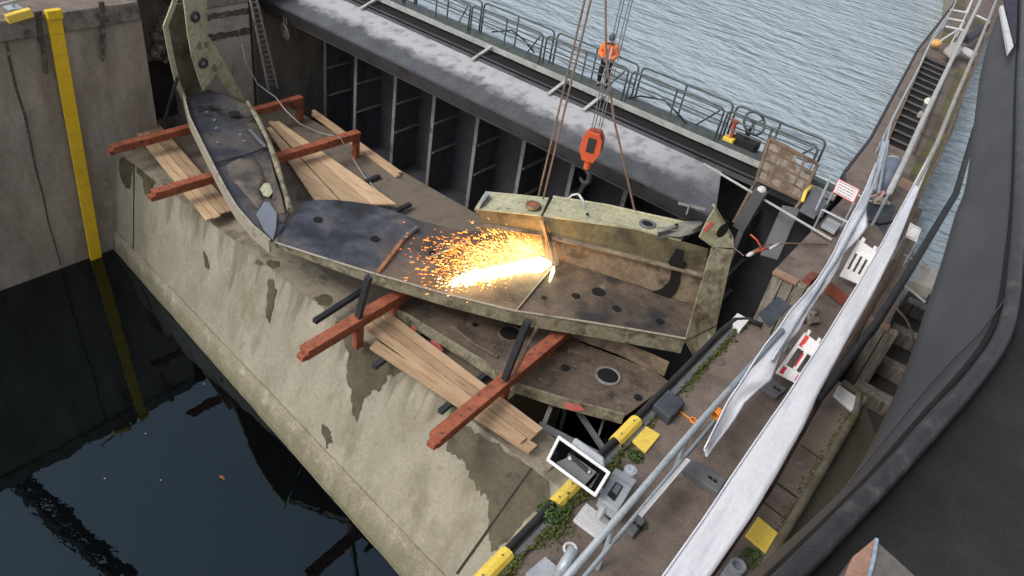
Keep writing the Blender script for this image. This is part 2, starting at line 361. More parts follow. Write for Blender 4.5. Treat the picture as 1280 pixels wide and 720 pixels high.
# outer water with the island and chamber cut round it (one sheet: right chamber + basin)
m = MB(); m.v = [V(-300, 22.2, WZ), V(300, 22.2, WZ), V(300, 500, WZ), V(-300, 500, WZ), V(-1.0, -60, WZ), V(300, -60, WZ), V(300, 22.2, WZ), V(-1.0, 22.2, WZ)]
m.f = [[0, 7, 1, 2, 3], [4, 5, 6, 7]]
struct(m, 'water', 'water')
m = MB(); m.v = [V(-28, -40, -9.06), V(-1.5, -40, -9.06), V(-1.5, 22.5, -9.06), V(-28, 22.5, -9.06)]; m.f = [[0, 1, 2, 3]]
struct(m, 'chamber_water', 'blackwater')
m = MB(); m.v = [V(-400, -100, -14), V(400, -100, -14), V(400, 600, -14), V(-400, 600, -14)]; m.f = [[0, 1, 2, 3]]
struct(m, 'ground', 'pit')

# left lock wall -----------------------------------------------------
w = thing('lock_wall', 'tall weathered brown concrete lock wall with dark joints behind the yellow strip', 'wall', (-26, 0, -13))
def quadbox(m, x0, x1, y0, y1, z0, z1): return m.box(((x0 + x1) / 2, (y0 + y1) / 2, (z0 + z1) / 2), (x1 - x0, y1 - y0, z1 - z0))
m = MB(); quadbox(m, -29, -25, -40, 12.95, -13, -.55); quadbox(m, -29, -26.2, 12.95, 14.5, -13, -.02); pass
quadbox(m, -29, -26.6, 17.35, 24, -13, -.02); m.build('wall_body', 'wall', w); m = MB(); quadbox(m, -29, -25, 14.5, 17.35, -13, -.55); m.build('end_wall', 'pale_wall', w)
m = MB(); quadbox(m, -29, -24.9, -40, 12.9, -.55, .1); quadbox(m, -29, -24.95, 14.55, 17.3, -.55, .1); m.build('coping', 'coping', w, bevel=.05)
for zc, hh in ((-.86, .13), (-1.62, .15), (-.35, .10)):
    top, bot = [], []
    for k in range(25):
        y = 14.52 + 2.8 * k / 24; e = min(1., k / 4 + .15); top.append(V(-24.985, y, zc + hh * e * random.uniform(.55, 1.1))); bot.append(V(-24.985, y, zc - hh * e * random.uniform(.55, 1.1)))
    m = MB(); m.grid([top, bot], .06); m.build('eroded_course', 'eroded', w)
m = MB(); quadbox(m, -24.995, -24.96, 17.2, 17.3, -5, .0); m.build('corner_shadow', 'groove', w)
for (pa, pb, wd) in (((3, 31), (75, 332), .045), ((47, 15), (60, 92), .10), ((126, 3), (131, 76), .09)):
    a = PX(*pa, -24.87 if pb[1] < 100 else -24.98); b = PX(*pb, -24.87 if pb[1] < 100 else -24.98)
    pts = []
    n = 9
    L_ = [lerp(a, b, i / n) + V(0, random.uniform(-.04, .04), 0) for i in range(n + 1)]
    m = MB(); m.grid([[p + V(0, -wd * (1 - .6 * i / n), 0) for i, p in enumerate(L_)], [p + V(0, wd * (1 - .6 * i / n), 0) for i, p in enumerate(L_)]], .1)
    m.build('vertical_joint', 'eroded', w)
m = MB(); quadbox(m, -26.19, -26.15, 13.0, 14.45, -4.9, -2.6); m.build('dark_niche', 'pit', w)
m = MB()
for (px, py, r) in ((200, 45, .3), (205, 58, .35), (196, 66, .28), (202, 30, .3), (208, 72, .22)):
    p = PX(px, py, -25.35); m.blob(p, r, jitter=.35)
m.build('broken_bracket', 'eroded', w)
# top of left wall
m = MB(); quadbox(m, -40, -25.0, -40, 24, .1, .104); struct(m, 'quay', 'pave')
# yellow strip
m = MB(); a = PX(66, 14, -24.84); b = PX(120, 322, -24.84); b = lerp(a, b, 1.03)
t = thing('gauge_board', 'long upright yellow strip fixed to the left lock wall', 'water gauge', b)
m.bar(a, b, .40, .12, V(1, 0, 0)); m.build('board', 'gauge', t)
m = MB(); m.bar(a + V(.02, 0, .06), a + V(.02, 0, -.22), .46, .22, V(1, 0, 0)); m.build('head_cap', 'gauge', t, bevel=.02)
seam_m = mat('gauge_seam', (.62, .39, .015), (.68, .43, .02), 3)
for k in range(1, 14):
    m = MB(); p = lerp(a, b, k / 14); m.bar(p + V(.064, -.19, 0), p + V(.064, .19, 0), .02, .012, V(1, 0, 0))
    m.build('tick_mark', seam_m, t)
# yellow bar on left quay
m = MB(); m.bar(PX(8, 24, -24.86), PX(39, 15, -24.86), .22, .26); solo(m, 'kerb_marker', 'yellow', 'short yellow bar on the coping of the left lock wall', 'kerb marker', bevel=.03)
t = thing('quay_railing', 'pale blue steel railing base at the top left corner', 'railing', PZ(10, 8, .1))
m = MB(); m.bar(PZ(-30, 14, .5), PZ(40, -4, .5), .08, .08); m.build('rail', 'galv', t)
m = MB(); p = PZ(17, 11, .1); m.cyl(p, p + V(0, 0, 1.1), .06); m.build('post', 'galv', t)
m = MB(); m.box(p + V(0, 0, .03), (.4, .4, .05)); m.build('foot_plate', 'galv', t)

# concrete block -----------------------------------------------------
def edge_y(x, z):
    t = (-5 - z) / 4.06; u = (x + 25) / 20
    return (11.25 - .4 * u) * (1 - t) + (10.58 - 2.25 * u) * t
def PF(px, py, off=0.):
    d = ray(px, py); lo, hi = 8., 60.
    n = d / d.length
    f = lambda s: (EYE + n * s).y - edge_y((EYE + n * s).x, (EYE + n * s).z)
    for _ in range(60):
        mid = (lo + hi) / 2
        if f(mid) > 0: hi = mid
        else: lo = mid
    return EYE + n * lo + V(0, -off, off * .3)
blk = thing('concrete_block', 'pale concrete cross wall with wet dark streaks above the black water', 'wall', (-15, 14, -12))
m = MB()
XE = -2.9
rows = []
for k in range(15):
    z = -4.995 - 5.0 * k / 14
    row = []
    for i in range(60):
        x = -25 + (XE + 25) * i / 59; row.append(V(x, edge_y(x, z) + .012 * random.uniform(-1, 1), z))
    rows.append(row)
m.grid(rows, .6); m.build('face', 'block', blk)
m = MB(); rows = []
for k in range(5):
    z = -8.25 - .95 * k / 4; rows.append([V(x, edge_y(x, z) - .05 - .05 * (k > 0) - .02 * random.random(), z) for x in [-25 + (XE + 25) * i / 79 for i in range(80)]])
m.grid(rows, .05); m.build('foot_course', 'foot', blk)
m = MB(); m.grid([[V(-25 + (XE + 25) * i / 99, edge_y(-25 + (XE + 25) * i / 99, -9.0) - .11 - .03 * random.random(), z) for i in range(100)] for z in (-8.96, -9.1)], .05)
m.build('waterline', 'foot', blk)
# top: deck to y 18.6, open pit at right end
m = MB(); m.prism([V(-25, 12.3, -5), V(-7.2, 12.03, -5), V(-7.2, 15.5, -5), V(-8.5, 18.6, -5), V(-25, 18.6, -5)], (0, 0, -5)); m.build('deck', 'deck', blk)
rows = []
for k in range(7):
    y_ = k / 6
    rows.append([V(x, edge_y(x, -5) + (12.31 - .015 * (x + 25) - edge_y(x, -5)) * y_, -5.0 + .004 + (.03 * math.sin(x * 2.1) * y_ * (1 - y_))) for x in [-25 + 20 * i / 59 for i in range(60)]])
m = MB(); m.grid(rows, .5); m.build('edge_strip', 'edge', blk)
m = MB(); m.prism([V(-5.0, edge_y(-5, -5), -5.3), V(XE, edge_y(XE, -5), -5.4), V(XE, 11.7, -5.4), V(-5, 11.9, -5.3)], (0, 0, -4)); m.build('end_pier', 'stain', blk)
def stain(pts, name='water_stain', mm='stain', off=.03):
    bm = bmesh.new(); vs = [bm.verts.new(PF(*p)) for p in pts]; bm.faces.new(vs)
    bmesh.ops.triangulate(bm, faces=bm.faces); bmesh.ops.subdivide_edges(bm, edges=bm.edges, cuts=4, use_grid_fill=True); bmesh.ops.triangulate(bm, faces=bm.faces)
    q = MB(); bm.verts.index_update()
    for v in bm.verts:
        v.co.x += random.uniform(-.05, .05); v.co.z = min(v.co.z + random.uniform(-.06, .06), -5.0)
    q.v = [V(v.co.x, edge_y(v.co.x, v.co.z) - off, v.co.z) for v in bm.verts]; q.f = [[v.index for v in f.verts] for f in bm.faces]; bm.free()
    q.build(name, mm, blk)
stain([(420, 398), (437, 440), (434, 478), (441, 483), (440, 512), (446, 525), (456, 500), (468, 486), (476, 488), (484, 470), (505, 462), (480, 430), (450, 404)])
stain([(150, 196), (150, 215), (156, 232), (162, 236), (168, 200), (162, 190)])
stain([(170, 196), (172, 214), (178, 222), (182, 240), (188, 249), (192, 232), (198, 222), (190, 200)])
stain([(318, 330), (325, 318), (341, 306), (345, 320), (330, 330)])
stain([(336, 350), (343, 348), (346, 366), (338, 402), (333, 398), (334, 372)])
stain([(255, 314), (259, 318), (262, 335), (258, 334)])
stain([(558, 560), (572, 572), (580, 575), (590, 598), (600, 615), (612, 622), (612, 648), (612, 664), (614, 678), (660, 600), (668, 586), (640, 568), (600, 540), (570, 528)])
stain([(632, 640), (614, 680), (616, 690), (640, 668), (668, 640), (690, 622), (684, 588), (669, 580)])
stain([(402, 530), (412, 536), (416, 552), (408, 558)])
a, b = PF(666, 584), PF(572, 716); m = MB()
m.grid([[V(lerp(a, b, i / 8).x + dx, edge_y(lerp(a, b, i / 8).x, lerp(a, b, i / 8).z) - .04, lerp(a, b, i / 8).z) for i in range(9)] for dx in (-.03, .03)], .02); m.build('joint', 'groove', blk)
a, b = PF(168, 205), PF(167, 325); m = MB()
m.grid([[V(lerp(a, b, i / 8).x + dx, edge_y(lerp(a, b, i / 8).x, lerp(a, b, i / 8).z) - .03, lerp(a, b, i / 8).z) for i in range(9)] for dx in (-.02, .02)], .02); m.build('joint', 'groove', blk)
# puddle-dark wet marks & debris on the deck
for (px, py, r) in ((352, 182, .3), (405, 375, .25), (340, 330, .2)):
    m = MB(); c = PZ(px, py, -4.99)
    n = 14; pts = [c + V(math.cos(2 * math.pi * k / n) * r * random.uniform(.7, 1.3), math.sin(2 * math.pi * k / n) * r * random.uniform(.7, 1.3), 0) for k in range(n)]
    m.prism(pts, (0, 0, -.003)); m.build('wet_patch', 'stain', blk)

# island / pier -------------------------------------------------------
pier = thing('lock_pier', 'long brown concrete pier with gate slots between the two lock chambers', 'pier', (-1.3, 5, -13))
far = [(1057, 217), (1090, 174), (1149, 62), (1195, 3)]
farL = [PZ(*p, 0) for p in far]; farR = [PZ(*p, 0) for p in ((1150, 240), (1222, 75), (1250, 15))]
out = [V(IX0, -30, 0), V(IX0, 13.5, 0), V(-1.85, 13.5, 0), V(-1.85, 15.95, 0), V(-2.95, 16.1, 0), V(-3.0, 21.5, 0)] + farL + [farL[-1] + V(-6, 30, 0), farR[-1] + V(0, 30, 0)] + farR[::-1] + [V(-.45, 19.0, 0), V(-.2, 15.9, 0), V(-.75, 15.9, 0), V(-.75, 13.2, 0), V(IX1, 13.2, 0), V(IX1, -30, 0)]
m = MB(); m.prism([p + V(0, 0, -.004) for p in out], (0, 0, -13)); m.build('pier_body', 'edge', pier)
m = MB(); m.prism([V(IX1, -30, -.15), V(IX1, 13.2, -.15), V(IX1 + 2.6, 14.5, -4), V(IX1 + 2.6, -30, -4)], V(-.3, 0, -.2)); m.build('battered_side', 'block', pier)
m = MB(); quadbox(m, -.3, 2.2, 14.6, 21.5, -6, -1.7); m.build('lower_ledge', 'pit', pier)
for y in (15.2, 16.6, 18.2, 19.8):
    m = MB(); quadbox(m, -.2, 1.6, y, y + .35, -1.69, -1.3); m.build('waling', 'oldwood', pier, bevel=.03)
# paving sheets
m = MB(); m.prism([p + V(0, 0, .004) for p in out], (0, 0, -.004)); struct(m, 'pavement', 'pave')
# slot timbers (gate recess linings)
t = thing('timber_fender', 'grey weathered timber fender facing at the left gate slot', 'fender', V(-2.4, 15.9, -5))
for k in range(4):
    m = MB(); x = -2.9 + k * .27; m.box((x + .13, 15.86, -2.5), (.25, .2, 5.1)); m.build('plank', 'oldwood', t, bevel=.02)
m = MB(); m.box((-2.62, 15.8, .06), (.6, .22, .08)); m.build('cap_plate', 'copper', t, bevel=.01)
t = thing('timber_fender', 'grey weathered timber fender facing at the slot by the ship', 'fender', V(-.4, 15.9, -4))
for k in range(3):
    m = MB(); x = -.72 + k * .26; m.box((x + .12, 15.8, -2.), (.24, .2, 4.1)); m.build('plank', 'oldwood', t, bevel=.02)
m = MB(); m.box((-.45, 15.8, .06), (.55, .2, .08)); m.build('cap_plate', 'copper', t, bevel=.01)

# kerb rail: black edge pipe with yellow saddles
t = thing('edge_tube', 'black steel kerb rail along the left edge of the pier', 'kerb', V(IX0, 8, 0))
m = MB(); pts = [V(IX0 + .05, y, .10) for y in (-6, 0, 6, 12.6)] + [V(IX0 + .1, 13.2, .10), V(IX0 + .3, 13.45, .10), V(IX0 + .6, 13.5, .1)]
m.tube(pts, .062, 10); m.build('pipe', 'rubber', t, smooth=True)
m = MB(); m.box((IX0 + .2, 3.5, .03), (.12, 19, .05)); m.build('ledge', 'slate', t)
for i, (pa, pb, lab) in enumerate((((772, 548), (800, 522), 'yellow kerb saddle beside the square yellow plate'), ((693, 626), (722, 600), 'yellow kerb saddle below the floodlight box'), ((586, 720), (634, 684), 'longest yellow kerb saddle at the bottom edge'))):
    a, b = PZ(*pa, .18), PZ(*pb, .18); a.x = b.x = IX0 + .08; m = MB()
    prof = [(.30, -.17), (.22, -.17), (.20, -.03), (.12, .07), (0, .10), (-.12, .07), (-.2, -.03), (-.22, -.17), (-.16, -.17), (-.14, -.02), (-.08, .035), (0, .06), (.08, .035), (.14, -.02), (.17, -.12), (.30, -.14)]
    t = thing('kerb_saddle', lab, 'kerb saddle', (a + b) / 2 - V(0, 0, .17), 'yellow kerb saddles'); m.profile(a, b, [(x * .58, y * .58 - .06) for x, y in prof]); m.build('saddle', 'yellow', t, smooth=False)
    for q in (.2, .8):
        p = lerp(a, b, q); m = MB(); m.cyl(p + V(-.0, 0, -.01), p + V(0, 0, .012), .015, 8); m.build('bolt', 'slate', t)

# ================================================================== LOCK GATE
gt = thing('lock_gate', 'long black steel lock gate with open ribs below its white dusted slope', 'gate', (-14, 21, -10))
GX0, GX1 = -26.5, -3.2
m = MB(); m.prism([V(GX0, 18.5, -.8), V(-5.5, 18.5, -.8), V(-6.4, 20.5, -.42), V(GX0, 20.5, -.42)], (0, 0, -.08)); m.build('sloping_deck', 'slope', gt)
m = MB(); m.prism([V(GX0, 18.5, -.885), V(GX0, 18.56, -.885), V(GX0, 19.0, -1.55), V(GX0, 18.94, -1.55)], V(-5.5 - GX0, 0, 0)); m.build('fascia', 'gate', gt)
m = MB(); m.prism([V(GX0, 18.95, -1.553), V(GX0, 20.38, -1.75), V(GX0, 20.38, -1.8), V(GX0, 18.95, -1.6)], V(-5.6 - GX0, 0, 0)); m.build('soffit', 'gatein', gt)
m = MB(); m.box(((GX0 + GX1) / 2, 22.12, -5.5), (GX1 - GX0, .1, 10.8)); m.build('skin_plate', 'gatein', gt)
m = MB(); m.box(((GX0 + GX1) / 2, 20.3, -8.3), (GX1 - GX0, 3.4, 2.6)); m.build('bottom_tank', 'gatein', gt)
web_x = [-24.65, -22.7, -20.35, -18.2, -15.95, -13.7, -11.5, -9.3, -7.2, -5.2]
for x in web_x:
    m = MB(); m.box((x, 21.35, -4.4), (.03, 1.4, 5.2)); wb = m.build('web', 'gate', gt)
    m = MB(); m.box((x, 20.62, -4.4), (.16, .05, 5.2)); m.build('flange', 'flangeg', wb)
    for z in (-3.7, -5.0):
        m = MB(); m.box((x + .08, 21.35, z), (.12, 1.38, .05)); m.build('stiffener', 'flangeg', wb)
m = MB(); m.box(((GX0 + GX1) / 2, 21.35, -.30), (GX1 - GX0, 1.4, .1)); m.build('walkway_trough', 'dark', gt)
m = MB(); m.box(((GX0 + GX1) / 2, 20.55, -.40), (GX1 - GX0, .06, .14)); m.build('slope_rim', 'gate', gt)
m = MB(); m.cyl(V(GX0, 20.66, -.28), V(GX1, 20.66, -.28), .04, 8); m.build('pipe', 'gatein', gt)
m = MB(); m.box(((GX0 + GX1) / 2, 21.24, -.09), (GX1 - GX0, .10, .17)); m.build('walkway_beam', 'walkbeam', gt)
m = MB(); m.box(((GX0 + GX1) / 2, 21.66, -.03), (GX1 - GX0, .7, .05)); m.build('walkway_deck', 'greenrail', gt)
m = MB(); m.box(((GX0 + GX1) / 2, 21.32, .07), (GX1 - GX0, .04, .14)); m.build('toe_board', 'greenrail', gt)
for p in ((462, 14), (604, 52), (740, 132), (700, 92)):
    q = PY(*p, 20.8); m = MB(); m.bar(V(q.x, 20.3, -.38), V(q.x + .12, 21.15, -.02), .12, .06); m.build('bracket', 'walkbeam', gt)
t = thing('pulley', 'round grey pulley wheel hung on the dark gate face at left', 'pulley', PY(357, 38, 18.8))
p = PY(357, 40, 18.8); m = MB(); m.ring(p, (0.3, 1, .2), .3, .06); m.build('rim', 'flangeg', t, smooth=True)
m = MB(); m.bar(p + V(-.25, .02, 0), p + V(.25, 0, 0), .05, .05); m.bar(p + V(0, .02, -.25), p + V(0, 0, .25), .05, .05); m.build('spoke', 'flangeg', t)
m = MB(); m.cyl(p + V(.08, 0, .3), p + V(.08, 0, 1.0), .03); m.cyl(p + V(-.08, 0, .3), p + V(-.08, 0, 1.0), .03); m.build('hanger', 'flangeg', t)

def round_frame(x0, x1, y, z0, z1, r=.16):
    pts = [V(x0, y, z0)]
    for k in range(5):
        a = math.pi - k / 4 * math.pi / 2; pts.append(V(x0 + r + r * math.cos(a), y, z1 - r + r * math.sin(a)))
    for k in range(5):
        a = math.pi / 2 - k / 4 * math.pi / 2; pts.append(V(x1 - r + r * math.cos(a), y, z1 - r + r * math.sin(a)))
    pts.append(V(x1, y, z0)); return pts
spans = [(-24.2, -20.9, 'first'), (-20.8, -17.5, 'second'), (-17.4, -14.15, 'third'), (-14.0, -10.66, 'fourth'), (-10.52, -7.2, 'fifth'), (-7.08, -4.2, 'last short')]
where = ['farthest left', 'second from the left', 'left of the lifting slings', 'at the worker in orange', 'right of the worker', 'beside the valve wheel']
for row, y in (('near', 21.32), ('far', 21.98)):
    for i, (x0, x1, o_) in enumerate(spans):
        t = thing('railing', f'green railing panel on the {"dock" if row == "near" else "water"} side of the gate, {where[i]}', 'railing', V((x0 + x1) / 2, y, 0), 'railing panels along the gate walkway')
        m = MB(); m.tube(round_frame(x0, x1, y, -.12, 1.08), .036, 6); m.build('frame', 'greenrail', t, smooth=True)
        xm = (x0 + x1) / 2; m = MB(); m.cyl(V(xm, y, -.12), V(xm, y, 1.07), .032, 6); m.build('post', 'greenrail', t)
        for z in (.55, .85) if row == 'near' else (.4, .75):
            m = MB(); m.cyl(V(x0, y, z), V(x1, y, z), .022, 6); m.build('mid_rail', 'greenrail', t)
        if row == 'near':
            m = MB(); m.cyl(V(x1 - .15, y + .02, .95), V(x1 - .9, y + .5, .05), .028, 6); m.build('brace', 'greenrail', t)

# valve wheel and stand on the gate
p = PY(930, 178, 21.8); base = V(p.x, 21.8, 0)
t = thing('valve_stand', 'black valve spindle with three spoke handwheel on the gate walkway', 'valve', base)
hw = PY(943, 154, 21.8); ax = V(.45, -.35, .55).normalized(); m = MB(); m.ring(hw, ax, .36, .04, 24)
wh = m.build('handwheel', 'greenrail', t, smooth=True)
x_ = ax.orthogonal().normalized(); y_ = ax.cross(x_); m = MB()
for k in range(3):
    a = 2 * math.pi * k / 3 + .5; m.cyl(hw, hw + (x_ * math.cos(a) + y_ * math.sin(a)) * .36, .025, 6)
m.build('spoke', 'greenrail', wh)
m = MB(); m.tube([base + V(.0, 0, .1), base + V(.02, 0, .5), hw], [.14, .07, .04], 10); m.build('spindle', 'blackst', t, smooth=True)
m = MB(); m.box(base + V(.05, 0, .16), (.8, .5, .3)); m.build('gearbox', 'rubber', t, bevel=.03)
p = PY(908, 188, 21.6); m = MB(); m.box(V(p.x, 21.5, .14), (.35, .3, .22)); solo(m, 'tool_case', 'yellow', 'small pale yellow case on the gate walkway by the valve', 'case', bevel=.03)
a = PY(919, 152, 21.5); b = PY(909, 180, 21.5); m = MB(); m.tube([a + V(-.1, 0, .0), a + V(.1, 0, 0), a + V(0, 0, -.1), lerp(a, b, .5) + V(.04, 0, 0), b], [.08, .08, .07, .06, .04], 8)
solo(m, 'signal_rag', 'blockor', 'faded orange red cloth tied over the gate railing by the valve', 'cloth', smooth=True)
# loose hoses on the gate
for k, (pts, lab) in enumerate(((((752, 118), (775, 125), (800, 120), (830, 125), (850, 145), (862, 160)), 'black hose looping along the gate walkway right of the worker'), (((615, 40), (640, 38), (655, 50), (668, 66)), 'black hose looping along the gate walkway near the top'))):
    m = MB(); m.tube([PY(*q, 21.7) for q in pts], .03, 6); solo(m, 'hose', 'rubber', lab, 'hose', 'hoses on the gate', smooth=True)

# rusty mesh guard standing at gate end
A_, B_, C_, D_ = PY(962, 173, 20.6), PY(1022, 205, 20.6), PY(1002, 250, 20.2), PY(946, 224, 20.2)
t = thing('mesh_guard', 'rusty framed mesh screen leaning at the right end of the gate', 'screen', PY(918, 277, 19.8))
m = MB()
for q0, q1 in ((A_, B_), (B_, C_), (C_, D_), (D_, A_)): m.bar(q0, q1, .09, .09, V(0, 1, 0))
m.build('frame', 'rusty', t, bevel=.01)
m = MB()
for k in range(1, 4): m.bar(lerp(A_, B_, k / 4), lerp(D_, C_, k / 4), .07, .04, V(0, 1, 0))
for k in range(1, 4): m.bar(lerp(A_, D_, k / 4), lerp(B_, C_, k / 4), .06, .04, V(0, 1, 0))
m.build('cross_bar', 'rusty', t)
nn = (B_ - A_).cross(D_ - A_).normalized()
m = MB(); m.slab([lerp(lerp(A_, B_, u), lerp(D_, C_, u), v) for u, v in ((0, .0), (.6, 0), (.62, .3), (1, .35), (1, 1), (0, 1))], .015); m.build('mesh_sheet', mat('dirty_mesh', (.22, .19, .15), (.32, .29, .24), 5, .8, (.13, .10, .07), 4, .5), t)
m = MB(); m.bar(D_, PY(917, 278, 19.8), .08, .08, V(0, 1, 0)); m.build('leg', 'rusty', t)
m = MB(); m.bar(C_, PY(993, 262, 19.8), .08, .08, V(0, 1, 0)); m.build('leg', 'rusty', t)
# steel column with round end right of the gate slope
a = PY(952, 238, 19.0); b = PY(925, 285, 19.0)
t = thing('strut', 'short dark steel strut with pale rounded tip near the mesh screen', 'strut', b)
m = MB(); m.bar(a, b, .35, .3, V(0, 1, 0)); m.build('strut', 'gate', t, bevel=.02)
m = MB(); m.blob(a, .13, jitter=0.02); m.build('tip', 'plate', t, smooth=True)

m = MB(); m.bar(PY(990, 262, 19.6), PY(962, 325, 18.4), .5, .35, V(0, 1, 0)); solo(m, 'strut', 'gate', 'dark steel slab standing in the gap between gate end and pier', 'strut', bevel=.02)
# ================================================================== STEEL PIECE (cut gate section)
FZ = -3.2
piece = thing('gate_section', 'buckled green and scorched steel gate section being flame cut', 'steel section', V(-10, 14, -3.6))
near = [(345, 305), (420, 329), (462, 342), (560, 370), (642, 390), (740, 405), (800, 415), (857, 425)]
nearP = [PZ(*p, FZ) for p in near]
backR = [PZ(*p, FZ) for p in ((868, 382), (819, 364), (694, 323))]
wall0, wall1 = backR[2], backR[0]
leftback = [PZ(*p, FZ) for p in ((640, 304), (600, 290), (575, 288), (545, 280), (520, 274), (490, 262), (462, 255), (440, 252), (420, 250), (395, 250), (380, 253), (368, 268), (352, 288))]
seam = [PZ(690, 335, FZ), PZ(645, 390, FZ)]
# floor left (scorched) and floor right, separated by the cut
m = MB(); m.wavy(nearP[:5] + [seam[0]] + [wall0] + leftback, .06, .05, 1.0); flo = m.build('floor_plate', 'floor', piece)
m = MB(); m.slab([seam[1] + V(.03, 0, -.01)] + nearP[5:] + backR + [seam[0] + V(.04, 0, -.01)], .06); m.build('floor_plate', mat('scorched_plate_right', (.115, .085, .062), (.175, .135, .10), .9, .65, (.035, .034, .036), .8, .52, .25, fine=9, c4=(.27, .23, .185), s4=1.4, t4=.69, w3=.1), piece)
# near rim
m = MB(); ht = [.10, .24, .30, .36, .40, .44, .46, .48]
m.grid([[p + V(.0, -.02, .05) for p in nearP], [p + V(0, -.02, -h) for p, h in zip(nearP, ht)]], .05); m.build('near_rim', 'lichen', piece)
m = MB(); m.tube([p + V(0, -.03, .07) for p in nearP], .03, 6); m.build('rim_edge', 'rim', piece)
# cut seam ridge
m = MB(); m.bar(seam[0] + V(0, 0, .03), seam[1] + V(0, 0, .03), .03, .07); m.build('seam_ridge', 'rim', piece)
# back wall
def W(px, py): return PV(px, py, wall0, wall1)
m = MB(); ext = wall0 + (wall0 - wall1) * .62
low = [W(868, 382), W(819, 364), W(694, 323), W(602, 294)]
led = [W(602, 279), W(680, 291), W(694, 295), W(760, 311), W(838, 331), W(879, 342)]
m.slab(low + led, .06); m.build('lower_web', 'brownst', piece)
inn = V(0, -.12, 0)
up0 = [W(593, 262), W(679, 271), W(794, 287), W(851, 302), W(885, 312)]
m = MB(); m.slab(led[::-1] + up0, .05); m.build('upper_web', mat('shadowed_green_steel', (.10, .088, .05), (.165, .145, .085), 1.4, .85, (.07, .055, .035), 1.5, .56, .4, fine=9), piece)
m = MB(); m.grid([[p + V(0, .05, .02) for p in led], [p + V(.02, -.16, -.02) for p in led]], .04); m.build('ledge', 'brownst', piece)
# dark burnt gash on right
m = MB(); m.slab([W(*p) + inn * .5 for p in ((846, 310), (856, 312), (853, 322), (860, 330), (852, 340), (851, 352), (845, 366), (834, 374), (822, 372), (816, 364), (828, 360), (838, 350), (841, 336), (836, 326), (842, 318))], .01); m.build('burn_mark', 'dark', piece)
# top flange
fr = [((593, 261), (607, 239)), ((640, 266), (650, 243)), ((676, 270), (686, 247))]
def strip(pairs, dz=0):
    f_, b_ = [], []
    for p, q in pairs:
        a = W(*p); f_.append(a); b_.append(PZ(q[0], q[1], a.z + dz))
    return f_, b_
f1, b1 = strip(fr); m = MB(); m.grid([f1, b1], .08); fl = m.build('top_flange', 'green', piece)
f2, b2 = strip([((679, 270), (691, 248)), ((740, 279), (760, 259)), ((794, 286), (812, 271)), ((851, 301), (862, 282))]); m = MB(); m.grid([[p + V(0, 0, .03) for p in f2], [p + V(0, 0, .03) for p in b2]], .08); m.build('top_flange', 'green', piece)
m = MB(); m.tube([p + V(0, 0, .05) for p in b2], .05, 8); m.build('flange_bead', 'green', piece)
m = MB(); m.slab([W(597, 262), PZ(607, 240, W(593, 261).z + .02), PZ(611, 242, W(593, 261).z + .3), W(600, 255)], .03); m.build('end_flap', mat('blue_grey_edge', (.25, .28, .33), (.36, .39, .45), 4, .5), piece)
for (px, py, zz) in ((666, 258, None), (809, 282, None)):
    a = W(px, py + 8); c = PZ(px, py, a.z); m = MB(); m.ring(c + V(0, 0, .04), UP, .2, .05, 20); rg = m.build('lifting_ring', 'brownst' if px < 700 else 'slate', piece, smooth=True)
    m = MB(); m.cyl(c + V(0, 0, .03), c + V(0, 0, .06), .17, 20); m.build('bore', 'orange' if px < 700 else 'dark', rg)
for (px, py) in ((734, 270), (643, 279), (845, 283)):
    m = MB(); a = W(px, py + 6); c = PZ(px, py, a.z); m.cyl(c + V(0, 0, .04), c + V(0, 0, .07), .05, 10); m.build('bolt_hole', 'dark', piece)
# stiffener in the middle
m = MB(); a, b = W(681, 272), PZ(689, 334, FZ + .02)
m.grid([[W(676, 272) + inn, W(685, 273) + inn * 2], [PZ(683, 333, FZ), PZ(693, 333, FZ)]], .08); m.build('stiffener', 'brownst', piece)
m = MB(); m.slab([W(688, 292) + inn * 1.2, W(696, 296) + inn * .6, PZ(700, 332, FZ), PZ(694, 333, FZ)], .05); m.build('stiffener', 'brownst', piece)
# end bar on the right + gusset
z1 = W(885, 312).z
eb = [PZ(890, 309, z1), PZ(917, 312, z1), PZ(896, 406, FZ + .05), PZ(857, 425, FZ + .05)]
m = MB(); rows = []
for k in range(9):
    u = k / 8; rows.append([lerp(eb[0], eb[3], u), lerp(eb[1], eb[2], u)])
m.grid(rows, .10); m.build('end_bar', 'lichen', piece)
m = MB(); m.slab([PZ(857, 425, FZ), PZ(896, 406, FZ), PZ(893, 428, FZ - .25), PZ(868, 444, FZ - .35)], .06); m.build('corner_plate', 'lichen', piece)
g0, g1 = PZ(868, 299, z1 + .15), PZ(916, 311, z1)
gp = [PV(x, y, g0, g1) for x, y in ((874, 297), (884, 276), (895, 259), (917, 297), (917, 310), (891, 309))]
m = MB(); m.slab(gp, .06); gs = m.build('gusset', 'green', piece)
hc = PV(903, 288, g0, g1) ; nrm = (g1 - g0).cross(UP).normalized()
if nrm.dot(EYE - hc) < 0: nrm = -nrm
ux = (g1 - g0).normalized(); m = MB(); n = 20
m.prism([hc + nrm * .012 + ux * (.13 * math.cos(2 * math.pi * k / n) + .04 * math.sin(2 * math.pi * k / n)) + UP * (.23 * math.sin(2 * math.pi * k / n)) for k in range(n)], -nrm * .02); m.build('hole', 'dark', gs)
c = PV(885, 283, g0, g1) + nrm * .02; m = MB(); m.bar(c - UP * .16 + ux * -.06, c + UP * .16 + ux * .06, .12, .02, nrm); m.build('paint_mark', 'pink', gs)
m = MB(); m.slab([PV(891, 258, g0, g1), PV(895, 259, g0, g1), PV(917, 297, g0, g1), PV(914, 299, g0, g1)], .14); m.build('gusset_rim', 'green', gs)
